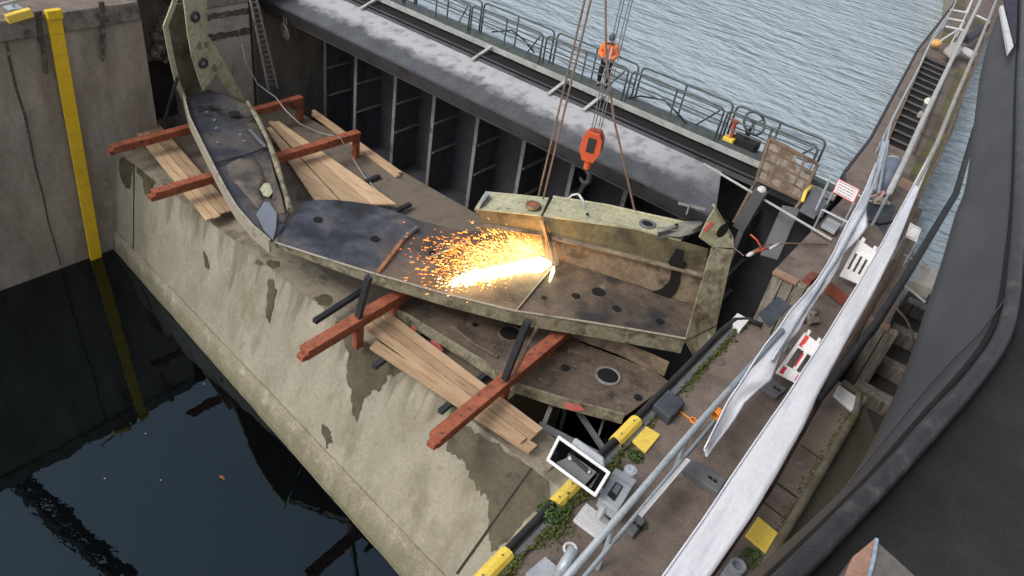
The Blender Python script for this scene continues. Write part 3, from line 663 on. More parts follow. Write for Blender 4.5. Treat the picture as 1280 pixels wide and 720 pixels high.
# cloth bundle over the flange
cl = [[PZ(822 + 14 * j, 284 - 2.5 * j + 5 * i + 2 * math.sin(j * 2 + i), z1 + .12 + .09 * math.sin(j * 1.7 + i * 1.3) + .1 * (i == 1)) for j in range(5)] for i in range(4)]
m = MB(); m.grid(cl, .04); solo(m, 'cloth', 'cloth', 'crumpled grey cloth draped on the right end of the green flange', 'cloth', smooth=True)
# holes in the floors
def holes(lst, z, parent, mm='dark'):
    for (px, py, r) in lst:
        c = PZ(px, py, z); m = MB(); n = 16
        m.prism([c + V(r * math.cos(2 * math.pi * k / n) * random.uniform(.9, 1.1), r * math.sin(2 * math.pi * k / n) * random.uniform(.9, 1.1), .008) for k in range(n)], (0, 0, -.012)); hb = m.build('hole', mm, parent)
holes([(397, 274, .13), (468, 298, .13), (541, 316, .12)], FZ + .05, piece)
holes([(720, 370, .13), (748, 365, .2), (771, 386, .13), (825, 402, .13), (680, 372, .08)], FZ + .004, piece)
# bars lying across the left floor
m = MB(); m.bar(PZ(472, 341, FZ + .05), PZ(503, 301, FZ + .05), .10, .09); m.build('rib', mat('rust_orange', (.30, .13, .06), (.40, .19, .10), 4, .8, (.16, .08, .05), 5, .55), piece)
m = MB(); m.bar(PZ(504, 299, FZ + .08), PZ(521, 284, FZ + .08), .1, .1); m.build('rib', 'slate', piece)
m = MB(); m.cyl(PZ(537, 322, FZ + .06), PZ(584, 303, FZ + .06), .035, 8); solo(m, 'steel_rod', 'rim', 'thin pale steel rod lying on the scorched floor plate', 'rod')

# upper plate on the left ------------------------------------------------
P1 = [(240, 118), (262, 112), (292, 122), (312, 130), (326, 150), (345, 203), (364, 262), (354, 285), (340, 303), (318, 286), (295, 263), (267, 213), (236, 150), (232, 130)]
m = MB(); m.wavy([PZ(*p, FZ + .04) for p in P1], .05, .10, .9); m.build('upper_plate', 'burnt', piece, smooth=True)
lr = [PZ(*p, FZ + .15) for p in ((228, 120), (236, 150), (252, 183), (267, 213), (281, 240), (295, 263), (316, 287), (336, 304))]
m = MB(); m.grid([[p + V(0, 0, .12) for p in lr], [p + V(0, -.0, -.35) for p in lr]], .06); m.build('left_rim', 'rim', piece)
rr = [PZ(*p, FZ + .15) for p in ((310, 128), (322, 148), (334, 175), (346, 203), (354, 235), (363, 263))]
m = MB(); m.tube([p + V(random.uniform(-.05, .05), 0, random.uniform(-.04, .04)) for p in rr], [.06, .09, .07, .1, .08, .1], 8); m.build('right_rim', 'lichen', piece)
m = MB(); m.tube([PZ(267, 204, FZ + .1), PZ(290, 198, FZ + .12), PZ(318, 190, FZ + .12), PZ(332, 184, FZ + .1)], .03, 6); m.build('weld_seam', 'blackst', piece)
m = MB(); m.grid([[PZ(*p, FZ + zz) for p, zz in (((338, 200), .12), ((344, 222), .35), ((352, 246), .3), ((356, 266), .1))], [PZ(*p, FZ + .05) for p in ((330, 204), (333, 226), (340, 250), (345, 268))]], .04); m.build('torn_fold', 'burnt', piece)
m = MB(); m.bar(PZ(312, 162, FZ + .15), PZ(332, 184, FZ + .13), .1, .06); m.build('scrap_bar', 'slate', piece)
holes([(293, 142, .22), (264, 134, .12)], FZ + .13, piece)
holes([(268, 150, .05), (270, 160, .045), (258, 140, .04), (300, 168, .05), (305, 176, .04), (272, 178, .04)], FZ + .13, piece, 'flangeg')
m = MB(); m.wavy([PZ(*p, FZ + .055) for p in ((283, 206), (298, 199), (316, 197), (326, 208), (331, 224), (327, 240), (331, 256), (322, 262), (309, 246), (298, 234), (287, 222))], .012, .10, .9); m.build('scoured_patch', mat('scoured_steel', (.13, .105, .082), (.22, .18, .145), 1.5, .7, (.06, .054, .052), 1.4, .50, .3, w3=.16), piece, smooth=True)
m = MB(); m.slab([PZ(*p, FZ + .16) for p in ((325, 236), (330, 229), (337, 229), (341, 240), (336, 246), (329, 244))], .02); m.build('paint_flake', 'green', piece)
m = MB(); pts = [PZ(*p, FZ + .14) for p in ((320, 268), (330, 252), (336, 253), (346, 266), (345, 285), (341, 300), (330, 288))]; m.slab(pts, .012)
solo(m, 'puddle', 'puddle', 'pale puddle reflecting the sky in the bend of the scorched steel', 'puddle', kind='stuff')
# the standing end against the wall
XU = -23.9
m = MB(); st = [(230, -12), (252, -12), (252, 0), (257, 44), (262, 66), (270, 92), (262, 104), (254, 113), (249, 100), (240, 70), (235, 44), (230, 0)]
m.slab([PX(*p, XU) for p in st], .07); m.build('standing_flange', 'green', piece)
m = MB(); st = [(253, -12), (258, -12), (260, 44), (274, 66), (287, 90), (311, 132), (292, 123), (270, 92), (262, 66), (257, 44), (252, 0)]
fl_ = [PX(*p, XU - .04) for p in st]; m.slab(fl_, .06); m.build('standing_side_plate', 'green', piece)
m = MB(); m.slab([PX(*p, XU - .55) for p in ((207, 36), (216, 5), (232, 5), (243, 75), (252, 112), (238, 128), (226, 120))], .06); m.build('standing_web', mat('mossy_plate', (.10, .09, .06), (.16, .145, .095), 1.4, .85, (.055, .045, .035), 1.6, .56, .4), piece)
lp = [PX(*p, XU - .2) for p in ((222, -12), (205, 33), (213, 75), (221, 108), (229, 124))]
m = MB(); m.grid([[p + V(0, -.02, 0) for p in lp], [p + V(0, .16, 0) for p in lp]], .06); m.build('standing_rim', 'green', piece)
for (px, py) in ((244, 21), (254, 79)):
    c = PX(px, py, XU + .03); m = MB(); m.ring(c, (1, 0, 0), .15, .045, 18); rg = m.build('bolt_ring', 'blackst', piece, smooth=True)
    m = MB(); m.cyl(c, c + V(.05, 0, 0), .06, 12); m.build('bolt', 'flangeg', rg)
for (px, py, r) in ((268, 85, .13), (250, 58, .12), (258, 56, .1)):
    m = MB(); c = PX(px, py, XU + .02); n = 12; m.prism([c + V(0, r * math.cos(2 * math.pi * k / n) * random.uniform(.5, 1.2), 1.3 * r * math.sin(2 * math.pi * k / n) * random.uniform(.6, 1.1)) for k in range(n)], (-.02, 0, 0)); m.build('torn_patch', 'coping', piece)
m = MB(); m.cyl(PX(222, 96, -23.6), PZ(206, 150, -4.3), .06, 8); m.build('prop', 'blackst', piece)

# lower section under it -------------------------------------------------
LZ = -4.45
low = thing('lower_section', 'lower rusty steel section with large round holes under the cut piece', 'steel section', V(-8, 14, -5))
ln = [PZ(*p, LZ) for p in ((488, 384), (536, 412), (600, 452), (617, 464), (645, 482), (700, 500), (780, 521))]
lb = [PZ(*p, LZ) for p in ((838, 478), (815, 462), (725, 428), (640, 395), (540, 372), (500, 372))]
m = MB(); m.slab(ln + lb, .05); m.build('floor_plate', 'lower', low)
m = MB(); m.grid([[p + V(0, -.02, .1) for p in ln], [p + V(0, -.02, -.26) for p in ln]], .05); m.build('near_rim', 'lichen', low)
lbb = [PZ(*p, LZ) for p in ((700, 412), (725, 426), (770, 442), (830, 470))]
m = MB(); m.grid([[p + V(0, 0, .5) for p in lbb], [p + V(0, 0, 0) for p in lbb]], .06); m.build('back_web', 'brownst', low)
m = MB(); m.tube([PZ(565, 408, LZ + .06), PZ(590, 428, LZ + .06), PZ(622, 446, LZ + .06)], .05, 8); m.build('rib', 'lower', low)
for (px, py, r) in ((638, 417, .33), (760, 470, .33)):
    c = PZ(px, py, LZ + .02); m = MB(); m.ring(c, UP, r, .045, 24); rg = m.build('hole_ring', 'flangeg' if px > 700 else 'lower', low, smooth=True)
    m = MB(); m.cyl(c + V(0, 0, -.015), c + V(0, 0, .015), r, 24); m.build('hole', 'dark', rg)
holes([(594, 406, .09), (707, 460, .14), (798, 497, .12)], LZ + .003, low)
for (px, py) in ((545, 430), (518, 411), (718, 507)):
    la, lb_ = (ln[1], ln[2]) if px == 545 else (ln[0], ln[1]) if px == 518 else (ln[5], ln[6])
    c = PV(px, py, la, lb_); nn = (lb_ - la).cross(UP).normalized()
    if nn.dot(EYE - c) < 0: nn = -nn
    m = MB(); n = 9; uu = (lb_ - la).normalized()
    m.prism([c + nn * .055 + uu * (.30 if px != 518 else .14) * math.cos(2 * math.pi * k / n) * random.uniform(.5, 1.2) + UP * .15 * math.sin(2 * math.pi * k / n) * random.uniform(.6, 1.2) for k in range(n)], -nn * .01); m.build('paint_mark', 'pink', low)
# dark frame in the pit under the lower section
m = MB(); m.bar(PZ(672, 535, -5.2), PZ(760, 580, -5.2), .25, .3); m.bar(PZ(720, 510, -5.3), PZ(760, 570, -5.3), .12, .12); m.bar(PZ(690, 505, -5.0), PZ(680, 530, -5.2), .12, .12)
m.bar(PZ(756, 520, -5.2), PZ(748, 545, -5.3), .06, .06)
solo(m, 'support_frame', 'slate', 'dark steel support frame in the pit under the lower section', 'frame')

# ================================================================== ORANGE BEAMS, PLANKS, STRUTS
Ibeam = [(-.17, .17), (.17, .17), (.17, .11), (.03, .11), (.03, -.11), (.17, -.11), (.17, -.17), (-.17, -.17), (-.17, -.11), (-.03, -.11), (-.03, .11), (-.17, .11)]
box_ = [(-.17, .17), (.17, .17), (.17, .03), (.13, .03), (.13, -.17), (-.13, -.17), (-.13, .03), (-.17, .03)]
BZ = -4.05
for (pa, pb, lab, legs, sc) in (((140, 187), (377, 124), 'red oxide support beam farthest left, touching the lock wall', 1, .85), ((192, 244), (448, 168), 'red oxide support beam under the upper scorched plate, second from the wall', 1, .92),
                      ((380, 442), (520, 358), 'red oxide support beam under the middle of the cut piece, overhanging the wall edge', 0, 1), ((543, 551), (720, 404), 'red oxide support beam nearest the camera, crossing the plank ends', 0, 1.05)):
    a, b = PZ(*pa, BZ), PZ(*pb, BZ)
    t = thing('support_beam', lab, 'steel beam', lerp(a, b, .5) - V(0, 0, .9), 'red oxide support beams')
    m = MB(); m.profile(a, b, [(x * sc, y * sc) for x, y in box_]); m.build('beam', 'orange', t, bevel=.012)
    d = (b - a).normalized()
    m = MB(); m.profile(a - d * .14, a - d * .002, [(-.12, .02), (.12, .02), (.12, -.15), (-.12, -.15)]); m.build('end_stub', 'orange', t, bevel=.02)
    if legs:
        for u, dz in ((.985, .9), (.42, .9)):
            p = lerp(a, b, u); m = MB(); m.box(p + V(0, 0, -.55), (.26, .2, .78)); m.build('leg', 'orange', t, bevel=.012)
    else:
        for u in (.45, .8):
            p = lerp(a, b, u); m = MB(); m.box(p + V(0, 0, -.56), (.2, .26, .76)); m.build('leg', 'orange', t, bevel=.012)
    for k in range(6):
        m = MB(); p = lerp(a, b, .06 + .08 * k) + V(random.uniform(-.05, .05), 0, .17 * sc); m.cyl(p, p + V(0, 0, .012), .022, 8); m.build('bolt', 'rusty', t)
# planks
def planks(q, n, lab, grp, z, thick=.07, stag=.12, gap=.045):
    a, b, c, d = [PZ(*p, z) for p in q]      # a->b one end, d->c other end; boards run a->d
    for i in range(n):
        u0, u1 = i / n + gap / n, (i + 1) / n - gap / n
        s0, s1 = random.uniform(0, stag), random.uniform(0, stag)
        e0, e1 = lerp(a, b, u0), lerp(a, b, u1); f0, f1 = lerp(d, c, u0), lerp(d, c, u1)
        L_ = (f0 - e0).length
        dd = (f0 - e0).normalized()
        dz = V(0, 0, random.uniform(-.02, .02))
        m = MB(); m.slab([e0 + dd * s0 + dz, e1 + dd * s0 + dz, f1 - dd * s1 + dz, f0 - dd * s1 + dz], thick)
        solo(m, 'plank', 'timber', lab[i], 'plank', grp, bevel=.008)
ordl = lambda base, names: [f'{nm} {base}' for nm in names]
planks([(164, 160), (196, 151), (294, 263), (258, 276)], 4, ordl('of four boards at the left wall edge', ['rough plank nearest the water', 'rough plank second from the water', 'rough plank third from the water', 'rough plank nearest the steel']), 'boards at the left wall edge', -4.62)
planks([(446, 401), (488, 391), (680, 536), (655, 556)], 3, ordl('long board of the plank walkway across the two nearest orange beams', ['outer', 'middle', 'inner']), 'boards along the wall edge', -4.55, .08, .15)
m = MB(); m.slab([PZ(*p, -4.64) for p in ((462, 434), (470, 425), (672, 556), (661, 566))], .08); solo(m, 'plank', 'timber', 'lower timber board sticking out beneath the long walkway boards', 'plank', 'boards along the wall edge', bevel=.008)
planks([(328, 152), (345, 148), (506, 262), (400, 262)], 3, ordl('wide pale timber board between the scorched plates and the deck', ['near', 'middle', 'far']), 'boards behind the scorched plates', -4.5, .07, .6)
planks([(383, 137), (390, 134), (508, 218), (496, 220)], 2, ordl('narrow timber batten along the far edge of the concrete deck', ['near', 'far']), 'battens on the deck edge', -4.85, .1, .5)
# struts of the cut piece
for pa, pb, lab in (((448, 396), (461, 346), 'short black steel prop under the near rim, left one'), ((631, 474), (660, 401), 'tall black steel prop standing on the nearest orange beam')):
    yy = PZ(*pa, BZ + .18).y; a = PY(*pa, yy); b = PY(*pb, yy - .1); m = MB(); m.bar(a, b, .17, .14, V(0, 1, 0)); solo(m, 'steel_prop', 'blackst', lab, 'prop', 'black props under the cut piece', bevel=.01)
a = PY(636, 480, PZ(631, 474, BZ).y + .15); b = PY(672, 408, PZ(631, 474, BZ).y + .2); m = MB(); m.bar(a, b, .08, .06, V(0, 1, 0)); solo(m, 'steel_prop', 'rusty', 'thin pale rusty strip beside the tall black prop', 'prop')
# black packing bars
for pa, pb, z, lab in (((393, 402), (452, 364), -4.62, 'black packing bar with pink paint beside the left prop'), ((467, 459), (532, 412), -4.78, 'black packing bar poking out below the boards near their left end'),
                    ((550, 515), (612, 464), -4.8, 'black packing bar poking out below the boards near the big beam'), ((436, 237), (474, 220), -4.9, 'dark packing bar on the deck behind the pale boards'),
                    ((494, 265), (513, 255), -4.8, 'dark packing bar at the end of the pale boards'), ((255, 226), (281, 212), -4.85, 'dark packing bar beneath the upper scorched plate')):
    m = MB(); m.bar(PZ(*pa, z), PZ(*pb, z), .16, .14); solo(m, 'packing_bar', 'blackst', lab, 'steel bar', 'black packing bars', bevel=.01)
m = MB(); m.blob(PZ(273, 190, -4.6), .32, jitter=.2, sz=.8); m.blob(PZ(268, 182, -4.45), .2, jitter=.2); solo(m, 'float_buoy', mat('pink_float', (.42, .36, .33), (.52, .28, .25), 2, .7, (.75, .16, .12), 2, .58), 'pale pink bundle lying beside the left boards', 'bundle', smooth=True)

# ladder
a0, a1, b0, b1 = PX(312, -4, -24.6), PX(320, -4, -24.6), PX(336, 112, -24.3), PX(347, 110, -24.3)
t = thing('ladder', 'long aluminium ladder leaning at the end of the lock wall', 'ladder', b0)
for p, q in ((a0, b0), (a1, b1)):
    m = MB(); m.bar(p, q, .06, .08, V(1, 0, 0)); m.build('rail', 'flangeg', t)
m = MB()
for k in range(1, 18): m.cyl(lerp(a0, b0, k / 18), lerp(a1, b1, k / 18), .02, 6)
m.build('rung', 'flangeg', t)
# cable from the ladder
m = MB(); m.tube([PX(302, 55, -24.8), PX(308, 80, -24.6), PX(322, 105, -24.5), PZ(345, 122, -3.8), PZ(357, 138, -3.8), PZ(375, 155, -4.2), PZ(400, 166, -4.6), PZ(425, 172, -3.85), PZ(436, 190, -4.6), PZ(455, 220, -4.9), PZ(490, 258, -4.9)], .028, 6)
solo(m, 'power_cable', 'cable', 'thin pale cable trailing from the ladder over the orange beams', 'cable', smooth=True)

# ================================================================== LIFTING GEAR
def sling(pts3, r, lab, nm='lifting_chain', mm='rope', links=True):
    m = MB()
    for o_ in ((-.09, .09) if links else (0,)):
        m.tube([p + V(o_, 0, 0) for p in pts3], r, 6)
    t = solo(m, nm, mm, lab, 'sling', 'slings holding the cut piece'); return t
att1, att2 = PZ(676, 247, W(676, 262).z), PZ(793, 262, W(790, 280).z)
apex = PY(748, -60, 17.6)
sling([apex, PY(730, 20, 17.3), PY(700, 147, 16.8), att1], .03, 'brown double sling rising left of the worker from the green flange')
sling([PY(757, -40, 17.6), PY(757, 30, 17.4), PY(758, 75, 17.3), PY(767, 147, 17.1), att2], .035, 'brown single sling rising in front of the worker', links=False)
hb = PY(740, 182, 17.0); hs0 = .84
t = thing('hook_block', 'orange crane hook block hanging over the green flange', 'hook block', hb)
R_ = Matrix.Rotation(.35, 3, 'Z'); prof = [(-.16, .46), (.16, .46), (.28, .27), (.30, -.1), (.17, -.42), (-.17, -.42), (-.30, -.1), (-.28, .27)]
for dy in (-.2, .12):
    m = MB(); m.prism([hb + R_ @ V(x, dy, z) for x, z in prof], R_ @ V(0, .08, 0)); m.build('cheek_plate', 'blockor', t, bevel=.015)
m = MB(); m.cyl(hb + R_ @ V(0, -.1, .08), hb + R_ @ V(0, .1, .08), .3, 20); m.build('sheave', 'blackst', t)
m = MB(); m.prism([hb + R_ @ V(x, -.23, z) for x, z in ((-.11, .3), (.11, .3), (.11, -.12), (-.11, -.12))], R_ @ V(0, .028, 0)); m.build('name_plate', 'blackst', t)
m = MB(); m.cyl(hb + V(0, 0, -.4), hb + V(0, 0, -.72), .1, 12); m.build('swivel', 'blockor', t)
m = MB(); hk = [hb + V(0, 0, -.7)] + [hb + V(.16 * math.sin(a), 0, -.98 + .2 * math.cos(a)) for a in [0, .6, 1.2, 1.8, 2.4, 3.0, 3.6, 4.2]]
m.tube(hk, [.06, .06, .07, .08, .08, .07, .06, .05, .03], 8); m.build('hook', 'blackst', t, smooth=True)
m = MB()
for dx, dy in ((-.1, -.06), (.1, -.06), (-.1, .1), (.1, .1)):
    m.cyl(hb + V(dx, dy, .35), hb + V(dx * 2.2, dy, 30), .016, 6)
solo(m, 'hoist_rope', 'wire', 'thin parallel steel hoist ropes above the orange hook block', 'hoist ropes')
m = MB(); ch0 = hb + V(.05, 0, -1.15); ch1 = PZ(722, 246, W(722, 262).z + .1)
n = 9
for k in range(n):
    c = lerp(ch0, ch1, (k + .5) / n); d = (ch1 - ch0) / n * .62; s_ = V(.05, 0, 0) if k % 2 else V(0, .05, 0); m.tube([c - d - s_ * .3, c - d * .6 + s_, c + d * .6 + s_, c + d, c + d * .6 - s_, c - d * .6 - s_], .018, 6, True)
solo(m, 'hook_chain', 'blackst', 'short dark chain hanging below the crane hook', 'chain')
m = MB()
for dx in (-.2, .2): m.tube([ch1 + V(0, 0, .1), ch1 + V(dx, .03, -.05), ch1 + V(dx * 1.6, 0, -.25)], .035, 6)
solo(m, 'shackle', 'plate', 'pale steel shackle legs on the top flange under the hook', 'shackle', smooth=True)
m = MB(); m.tube([PZ(838, 250 + 32, z1 + .05), PZ(800, 323, FZ + .5)], .02, 6); solo(m, 'steel_rod', 'rim', 'thin rod leaning from the green flange down to the ledge', 'rod')
m = MB(); m.bar(PY(848, 254, 17.6), PY(882, 262, 17.6), .05, .06); m.bar(PY(858, 268, 17.5), PY(862, 256, 17.5), .04, .04); solo(m, 'clamp', 'flangeg', 'small grey T shaped clamp standing behind the green flange', 'clamp')

# crane jib seen in the reflection of the dark water
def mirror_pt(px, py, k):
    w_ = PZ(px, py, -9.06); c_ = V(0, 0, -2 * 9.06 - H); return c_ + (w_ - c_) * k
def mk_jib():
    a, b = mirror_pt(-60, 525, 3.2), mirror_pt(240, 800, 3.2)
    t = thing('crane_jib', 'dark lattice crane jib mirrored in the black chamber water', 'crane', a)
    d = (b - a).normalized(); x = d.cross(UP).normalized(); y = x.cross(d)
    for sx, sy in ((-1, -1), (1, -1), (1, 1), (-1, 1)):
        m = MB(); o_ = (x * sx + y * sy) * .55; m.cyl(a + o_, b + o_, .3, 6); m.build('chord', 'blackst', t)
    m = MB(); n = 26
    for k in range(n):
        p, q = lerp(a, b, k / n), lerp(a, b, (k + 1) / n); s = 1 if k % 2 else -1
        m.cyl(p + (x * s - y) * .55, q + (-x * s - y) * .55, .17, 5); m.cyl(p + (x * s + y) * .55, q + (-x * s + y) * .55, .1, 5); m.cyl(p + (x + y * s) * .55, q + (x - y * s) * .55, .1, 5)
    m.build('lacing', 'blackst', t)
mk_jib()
# floating leaf
m = MB(); c = PZ(277, 597, -9.04); m.slab([c + V(-.12, 0, 0), c + V(0, .06, .02), c + V(.14, .02, 0), c + V(0, -.06, .02)], .01); solo(m, 'floating_leaf', mat('red_leaf', (.2, .06, .04), (.25, .09, .05), 4), 'small reddish leaf floating on the black chamber water', 'leaf')
m = MB()
for (px, py) in ((131, 598), (201, 600), (255, 480), (182, 542)):
    c = PZ(px, py, -9.05); m.blob(c, .018, jitter=.2)
solo(m, 'foam_specks', 'plate', 'tiny pale specks of foam drifting on the black chamber water', 'foam', kind='stuff')

# ================================================================== CUTTING FLAME AND SPARKS
T0 = PZ(688, 331, FZ + .14)
def torch():
    E1, E2 = PZ(540, 352, FZ + .15), PZ(585, 300, FZ + .25)
    hot = emit('white_hot_jet', (1, .80, .40), 9); mid = emit('yellow_sparks', (1, .50, .10), 5); coo = emit('orange_sparks', (1, .24, .03), 3.5)
    t = thing('cutting_flame', 'blinding yellow white cutting flame spraying sparks across the steel floor', 'flame', T0)
    rng = random.Random(3)
    J = PZ(604, 341, FZ + .2)
    m = MB(); d = J - T0; sd = d.cross(UP).normalized(); n = 24; pa = [T0 + d * (k / n) + V(0, 0, .05) + sd * rng.uniform(-.02, .02) for k in range(n + 1)]
    ra = [(.05 + .19 * min(1, k / n * 6)) * (1 - .86 * k / n) + rng.uniform(0, .03) for k in range(n + 1)]
    m.tube(pa, ra, 10); m.build('jet', hot, t, smooth=True)
    def spray(cnt, mat_, spreadf, dist, tip, name, sz):
        m = MB()
        for _ in range(cnt):
            u = rng.random(); ang = rng.gauss(0, 1)
            end = dist(rng)
            q = rng.uniform(tip[0], tip[1]) ; p = lerp(T0, end, q)
            p = p + V(rng.gauss(0, spreadf), rng.gauss(0, spreadf), abs(rng.gauss(0, spreadf * .7))) * (.3 + q)
            d_ = (end - T0).normalized() + V(rng.gauss(0, .12), rng.gauss(0, .12), rng.gauss(0, .12)); L_ = rng.uniform(.012, .055) * sz
            f_ = .35 + .95 * rng.random() ** 3; w_ = .0085 * sz * f_; m.bar(p, p + d_ * L_ * (.5 + f_), w_, w_)
        o = m.build(name, mat_, t); o['kind'] = 'stuff'
    spray(2200, hot, .085, lambda r: lerp(J, PZ(575, 356, FZ + .1), r.random()), (.1, 1.15), 'white_sparks', 1.3)
    spray(1500, mid, .11, lambda r: PZ(r.uniform(545, 612), r.uniform(306, 362), FZ + r.uniform(.05, .4)), (.25, 1.05), 'yellow_sparks', 1.3)
    spray(900, mid, .13, lambda r: PZ(r.uniform(596, 655), r.uniform(282, 316), FZ + r.uniform(.05, .5)), (.3, 1.0), 'yellow_sparks', 1.4)
    spray(800, coo, .2, lambda r: PZ(r.uniform(530, 610), r.uniform(298, 362), FZ + r.uniform(.05, .3)), (.7, 1.1), 'orange_sparks', 1.5)
    m = MB()
    p = PZ(691, 340, FZ + .1); m.tube([p + V(0, 0, .2), p + V(.02, -.05, .05), PZ(687, 352, FZ + .08)], [.02, .06, .015], 8); m.build('drip', hot, t, smooth=True)
    sm = bpy.data.materials.new('glow_volume'); sm.use_nodes = True; nt = sm.node_tree; nt.nodes.remove(nt.nodes['Principled BSDF'])  # scattering volume added so the flame's light spreads as a glow
    pv = nt.nodes.new('ShaderNodeVolumePrincipled'); pv.inputs['Density'].default_value = .22; pv.inputs['Color'].default_value = (.9, .9, .9, 1); pv.inputs['Anisotropy'].default_value = .2
    nt.links.new(pv.outputs[0], nt.nodes['Material Output'].inputs['Volume'])
    m = MB(); c = PZ(640, 322, FZ + .5)
    bm = bmesh.new(); bmesh.ops.create_icosphere(bm, subdivisions=3, radius=1); bm.verts.index_update()
    ax_ = (J - T0).normalized(); sd_ = ax_.cross(UP).normalized()
    m.v = [c + ax_ * v.co.x * 1.7 + sd_ * v.co.y * .75 + UP * v.co.z * .48 for v in bm.verts]; m.f = [[v.index for v in f.verts] for f in bm.faces]; bm.free()
    o = solo(m, 'glow_volume', sm, 'thin volume added round the cutting flame to spread its warm glow', 'glow_volume', kind='stuff', smooth=True)
    l = bpy.data.lights.new('flame_light', 'POINT'); l.energy = 115; l.color = (1, .42, .08); l.shadow_soft_size = .2
    o = bpy.data.objects.new('flame_light', l); C.objects.link(o); o.location = PZ(660, 314, FZ + .4)
torch()

# ================================================================== WORKER
def skin_mesh(name, joints, edges, m, parent, lv=2, root=0):
    me = bpy.data.meshes.new(name); org = Vector(parent['_o']); me.from_pydata([Vector(j[:3]) for j in joints], edges, [])
    ob = bpy.data.objects.new(name, me); C.objects.link(ob)
    sk = ob.modifiers.new('skin', 'SKIN'); sk.use_smooth_shade = True
    for i, j in enumerate(joints):
        v = me.skin_vertices[0].data[i]; r = j[3]; v.radius = (r, j[4] if len(j) > 4 else r); v.use_root = (i == root)
    su = ob.modifiers.new('sub', 'SUBSURF'); su.levels = lv; su.render_levels = lv
    bpy.context.view_layer.update()
    dg = bpy.context.evaluated_depsgraph_get(); nm = bpy.data.meshes.new_from_object(ob.evaluated_get(dg)); bpy.data.objects.remove(ob)
    o = bpy.data.objects.new(name, nm); C.objects.link(o); nm.materials.clear(); nm.materials.append(K[m]); o.parent = parent; o['_o'] = org
    for p in nm.polygons: p.use_smooth = True
    return o
def worker():
    base = V(-11.75, 21.75, 0)
    pr = thing('person', 'worker in a bright orange jacket and dark trousers holding the sling on the gate walkway', 'person', base)
    pr.rotation_euler = (0, 0, math.radians(22))
    J = [(0, .03, .95, .14), (0, .03, 1.15, .13), (0, .02, 1.36, .15), (0, -.01, 1.50, .07), (0, -.03, 1.60, .075),
         (.10, .02, .90, .095), (.12, -.02, .50, .07), (.13, .03, .09, .05), (.14, -.12, .04, .045),
         (-.10, .02, .90, .095), (-.13, -.05, .50, .07), (-.12, .05, .09, .05), (-.13, -.10, .04, .045),
         (.20, .02, 1.40, .07), (.27, -.02, 1.13, .055), (.10, -.27, 1.03, .04), (.05, -.34, 1.02, .035),
         (-.20, .02, 1.40, .07), (-.27, -.02, 1.13, .055), (-.09, -.27, 1.00, .04), (-.03, -.34, .98, .035)]
    Ed = [(0, 1), (1, 2), (2, 3), (3, 4), (0, 5), (5, 6), (6, 7), (7, 8), (0, 9), (9, 10), (10, 11), (11, 12), (2, 13), (13, 14), (14, 15), (15, 16), (2, 17), (17, 18), (18, 19), (19, 20)]
    n0 = len(J)
    for s, w_ in ((1, 16), (-1, 20)):           # fingers curled round the rope
        wx, wy, wz = J[w_][:3]
        for k in range(4):
            a = len(J); L_ = (.034, .038, .036, .028)[k]
            J.append((wx - s * .008, wy - .028, wz + .026 - .017 * k, .009)); J.append((wx - s * .03, wy - .028 - L_, wz + .026 - .017 * k, .008)); J.append((wx - s * .062, wy - .03 - L_ * .4, wz + .024 - .017 * k, .007))
            Ed += [(w_, a), (a, a + 1), (a + 1, a + 2)]
        a = len(J); J.append((wx - s * .025, wy + .0, wz + .035, .010)); J.append((wx - s * .05, wy - .02, wz + .045, .008)); Ed += [(w_, a), (a, a + 1)]
    body = skin_mesh('body', J, Ed, 'skin', pr, 1)
    jk = skin_mesh('jacket', [(0, .03, .90, .20, .17), (0, .03, 1.10, .19, .16), (0, .02, 1.36, .20, .15), (0, .0, 1.47, .12), (.21, .02, 1.40, .105), (.29, -.02, 1.13, .085), (.12, -.25, 1.035, .065), (-.21, .02, 1.40, .105), (-.29, -.02, 1.13, .085), (-.11, -.25, 1.005, .065)],
              [(0, 1), (1, 2), (2, 3), (2, 4), (4, 5), (5, 6), (2, 7), (7, 8), (8, 9)], 'hivis', pr, 2)
    skin_mesh('trousers', [(0, .03, .93, .15), (.10, .02, .86, .115), (.12, -.02, .50, .09), (.13, .03, .12, .075), (-.10, .02, .86, .115), (-.13, -.05, .50, .09), (-.12, .05, .12, .075)],
              [(0, 1), (1, 2), (2, 3), (0, 4), (4, 5), (5, 6)], 'trouser', pr, 2)
    for x, y in ((.135, -.03), (-.125, -.01)):
        skin_mesh('boot', [(x, y + .07, .05, .055), (x, y - .02, .05, .055), (x + .005, y - .11, .04, .045), (x, y + .05, .14, .06)], [(0, 1), (1, 2), (0, 3)], 'rubber', pr, 1)
    # head with face
    hb_ = bmesh.new(); bmesh.ops.create_uvsphere(hb_, u_segments=20, v_segments=14, radius=1)
    for v in hb_.verts:
        x, y, z = v.co; w_ = .078 * (1 - .18 * max(0, -z)); v.co = Vector((x * w_, y * .098, z * .118))
        if y < -.6 and abs(x) < .22 and -.35 < z < .15: v.co.y -= .022 * (1 - abs(x) / .22)
        if y < -.5 and abs(abs(x) - .38) < .16 and -.02 < z < .25: v.co.y += .010
    q = MB(); hb_.verts.index_update(); Rx = Matrix.Rotation(.42, 3, 'X'); hc_ = V(0, -.055, 1.655)
    q.v = [hc_ + Rx @ v.co + base for v in hb_.verts]; q.f = [[v.index for v in f.verts] for f in hb_.faces]; hb_.free()
    hd = q.build('head', 'skin', pr, smooth=True)
    for s in (-1, 1):
        q = MB(); q.blob(base + hc_ + Rx @ V(.03 * s, -.088, .012), .011, jitter=0); q.build('eye', 'dark', hd)
        q = MB(); q.blob(base + hc_ + Rx @ V(.08 * s, .0, -.01), .022, jitter=.05); q.build('ear', 'skin', hd)
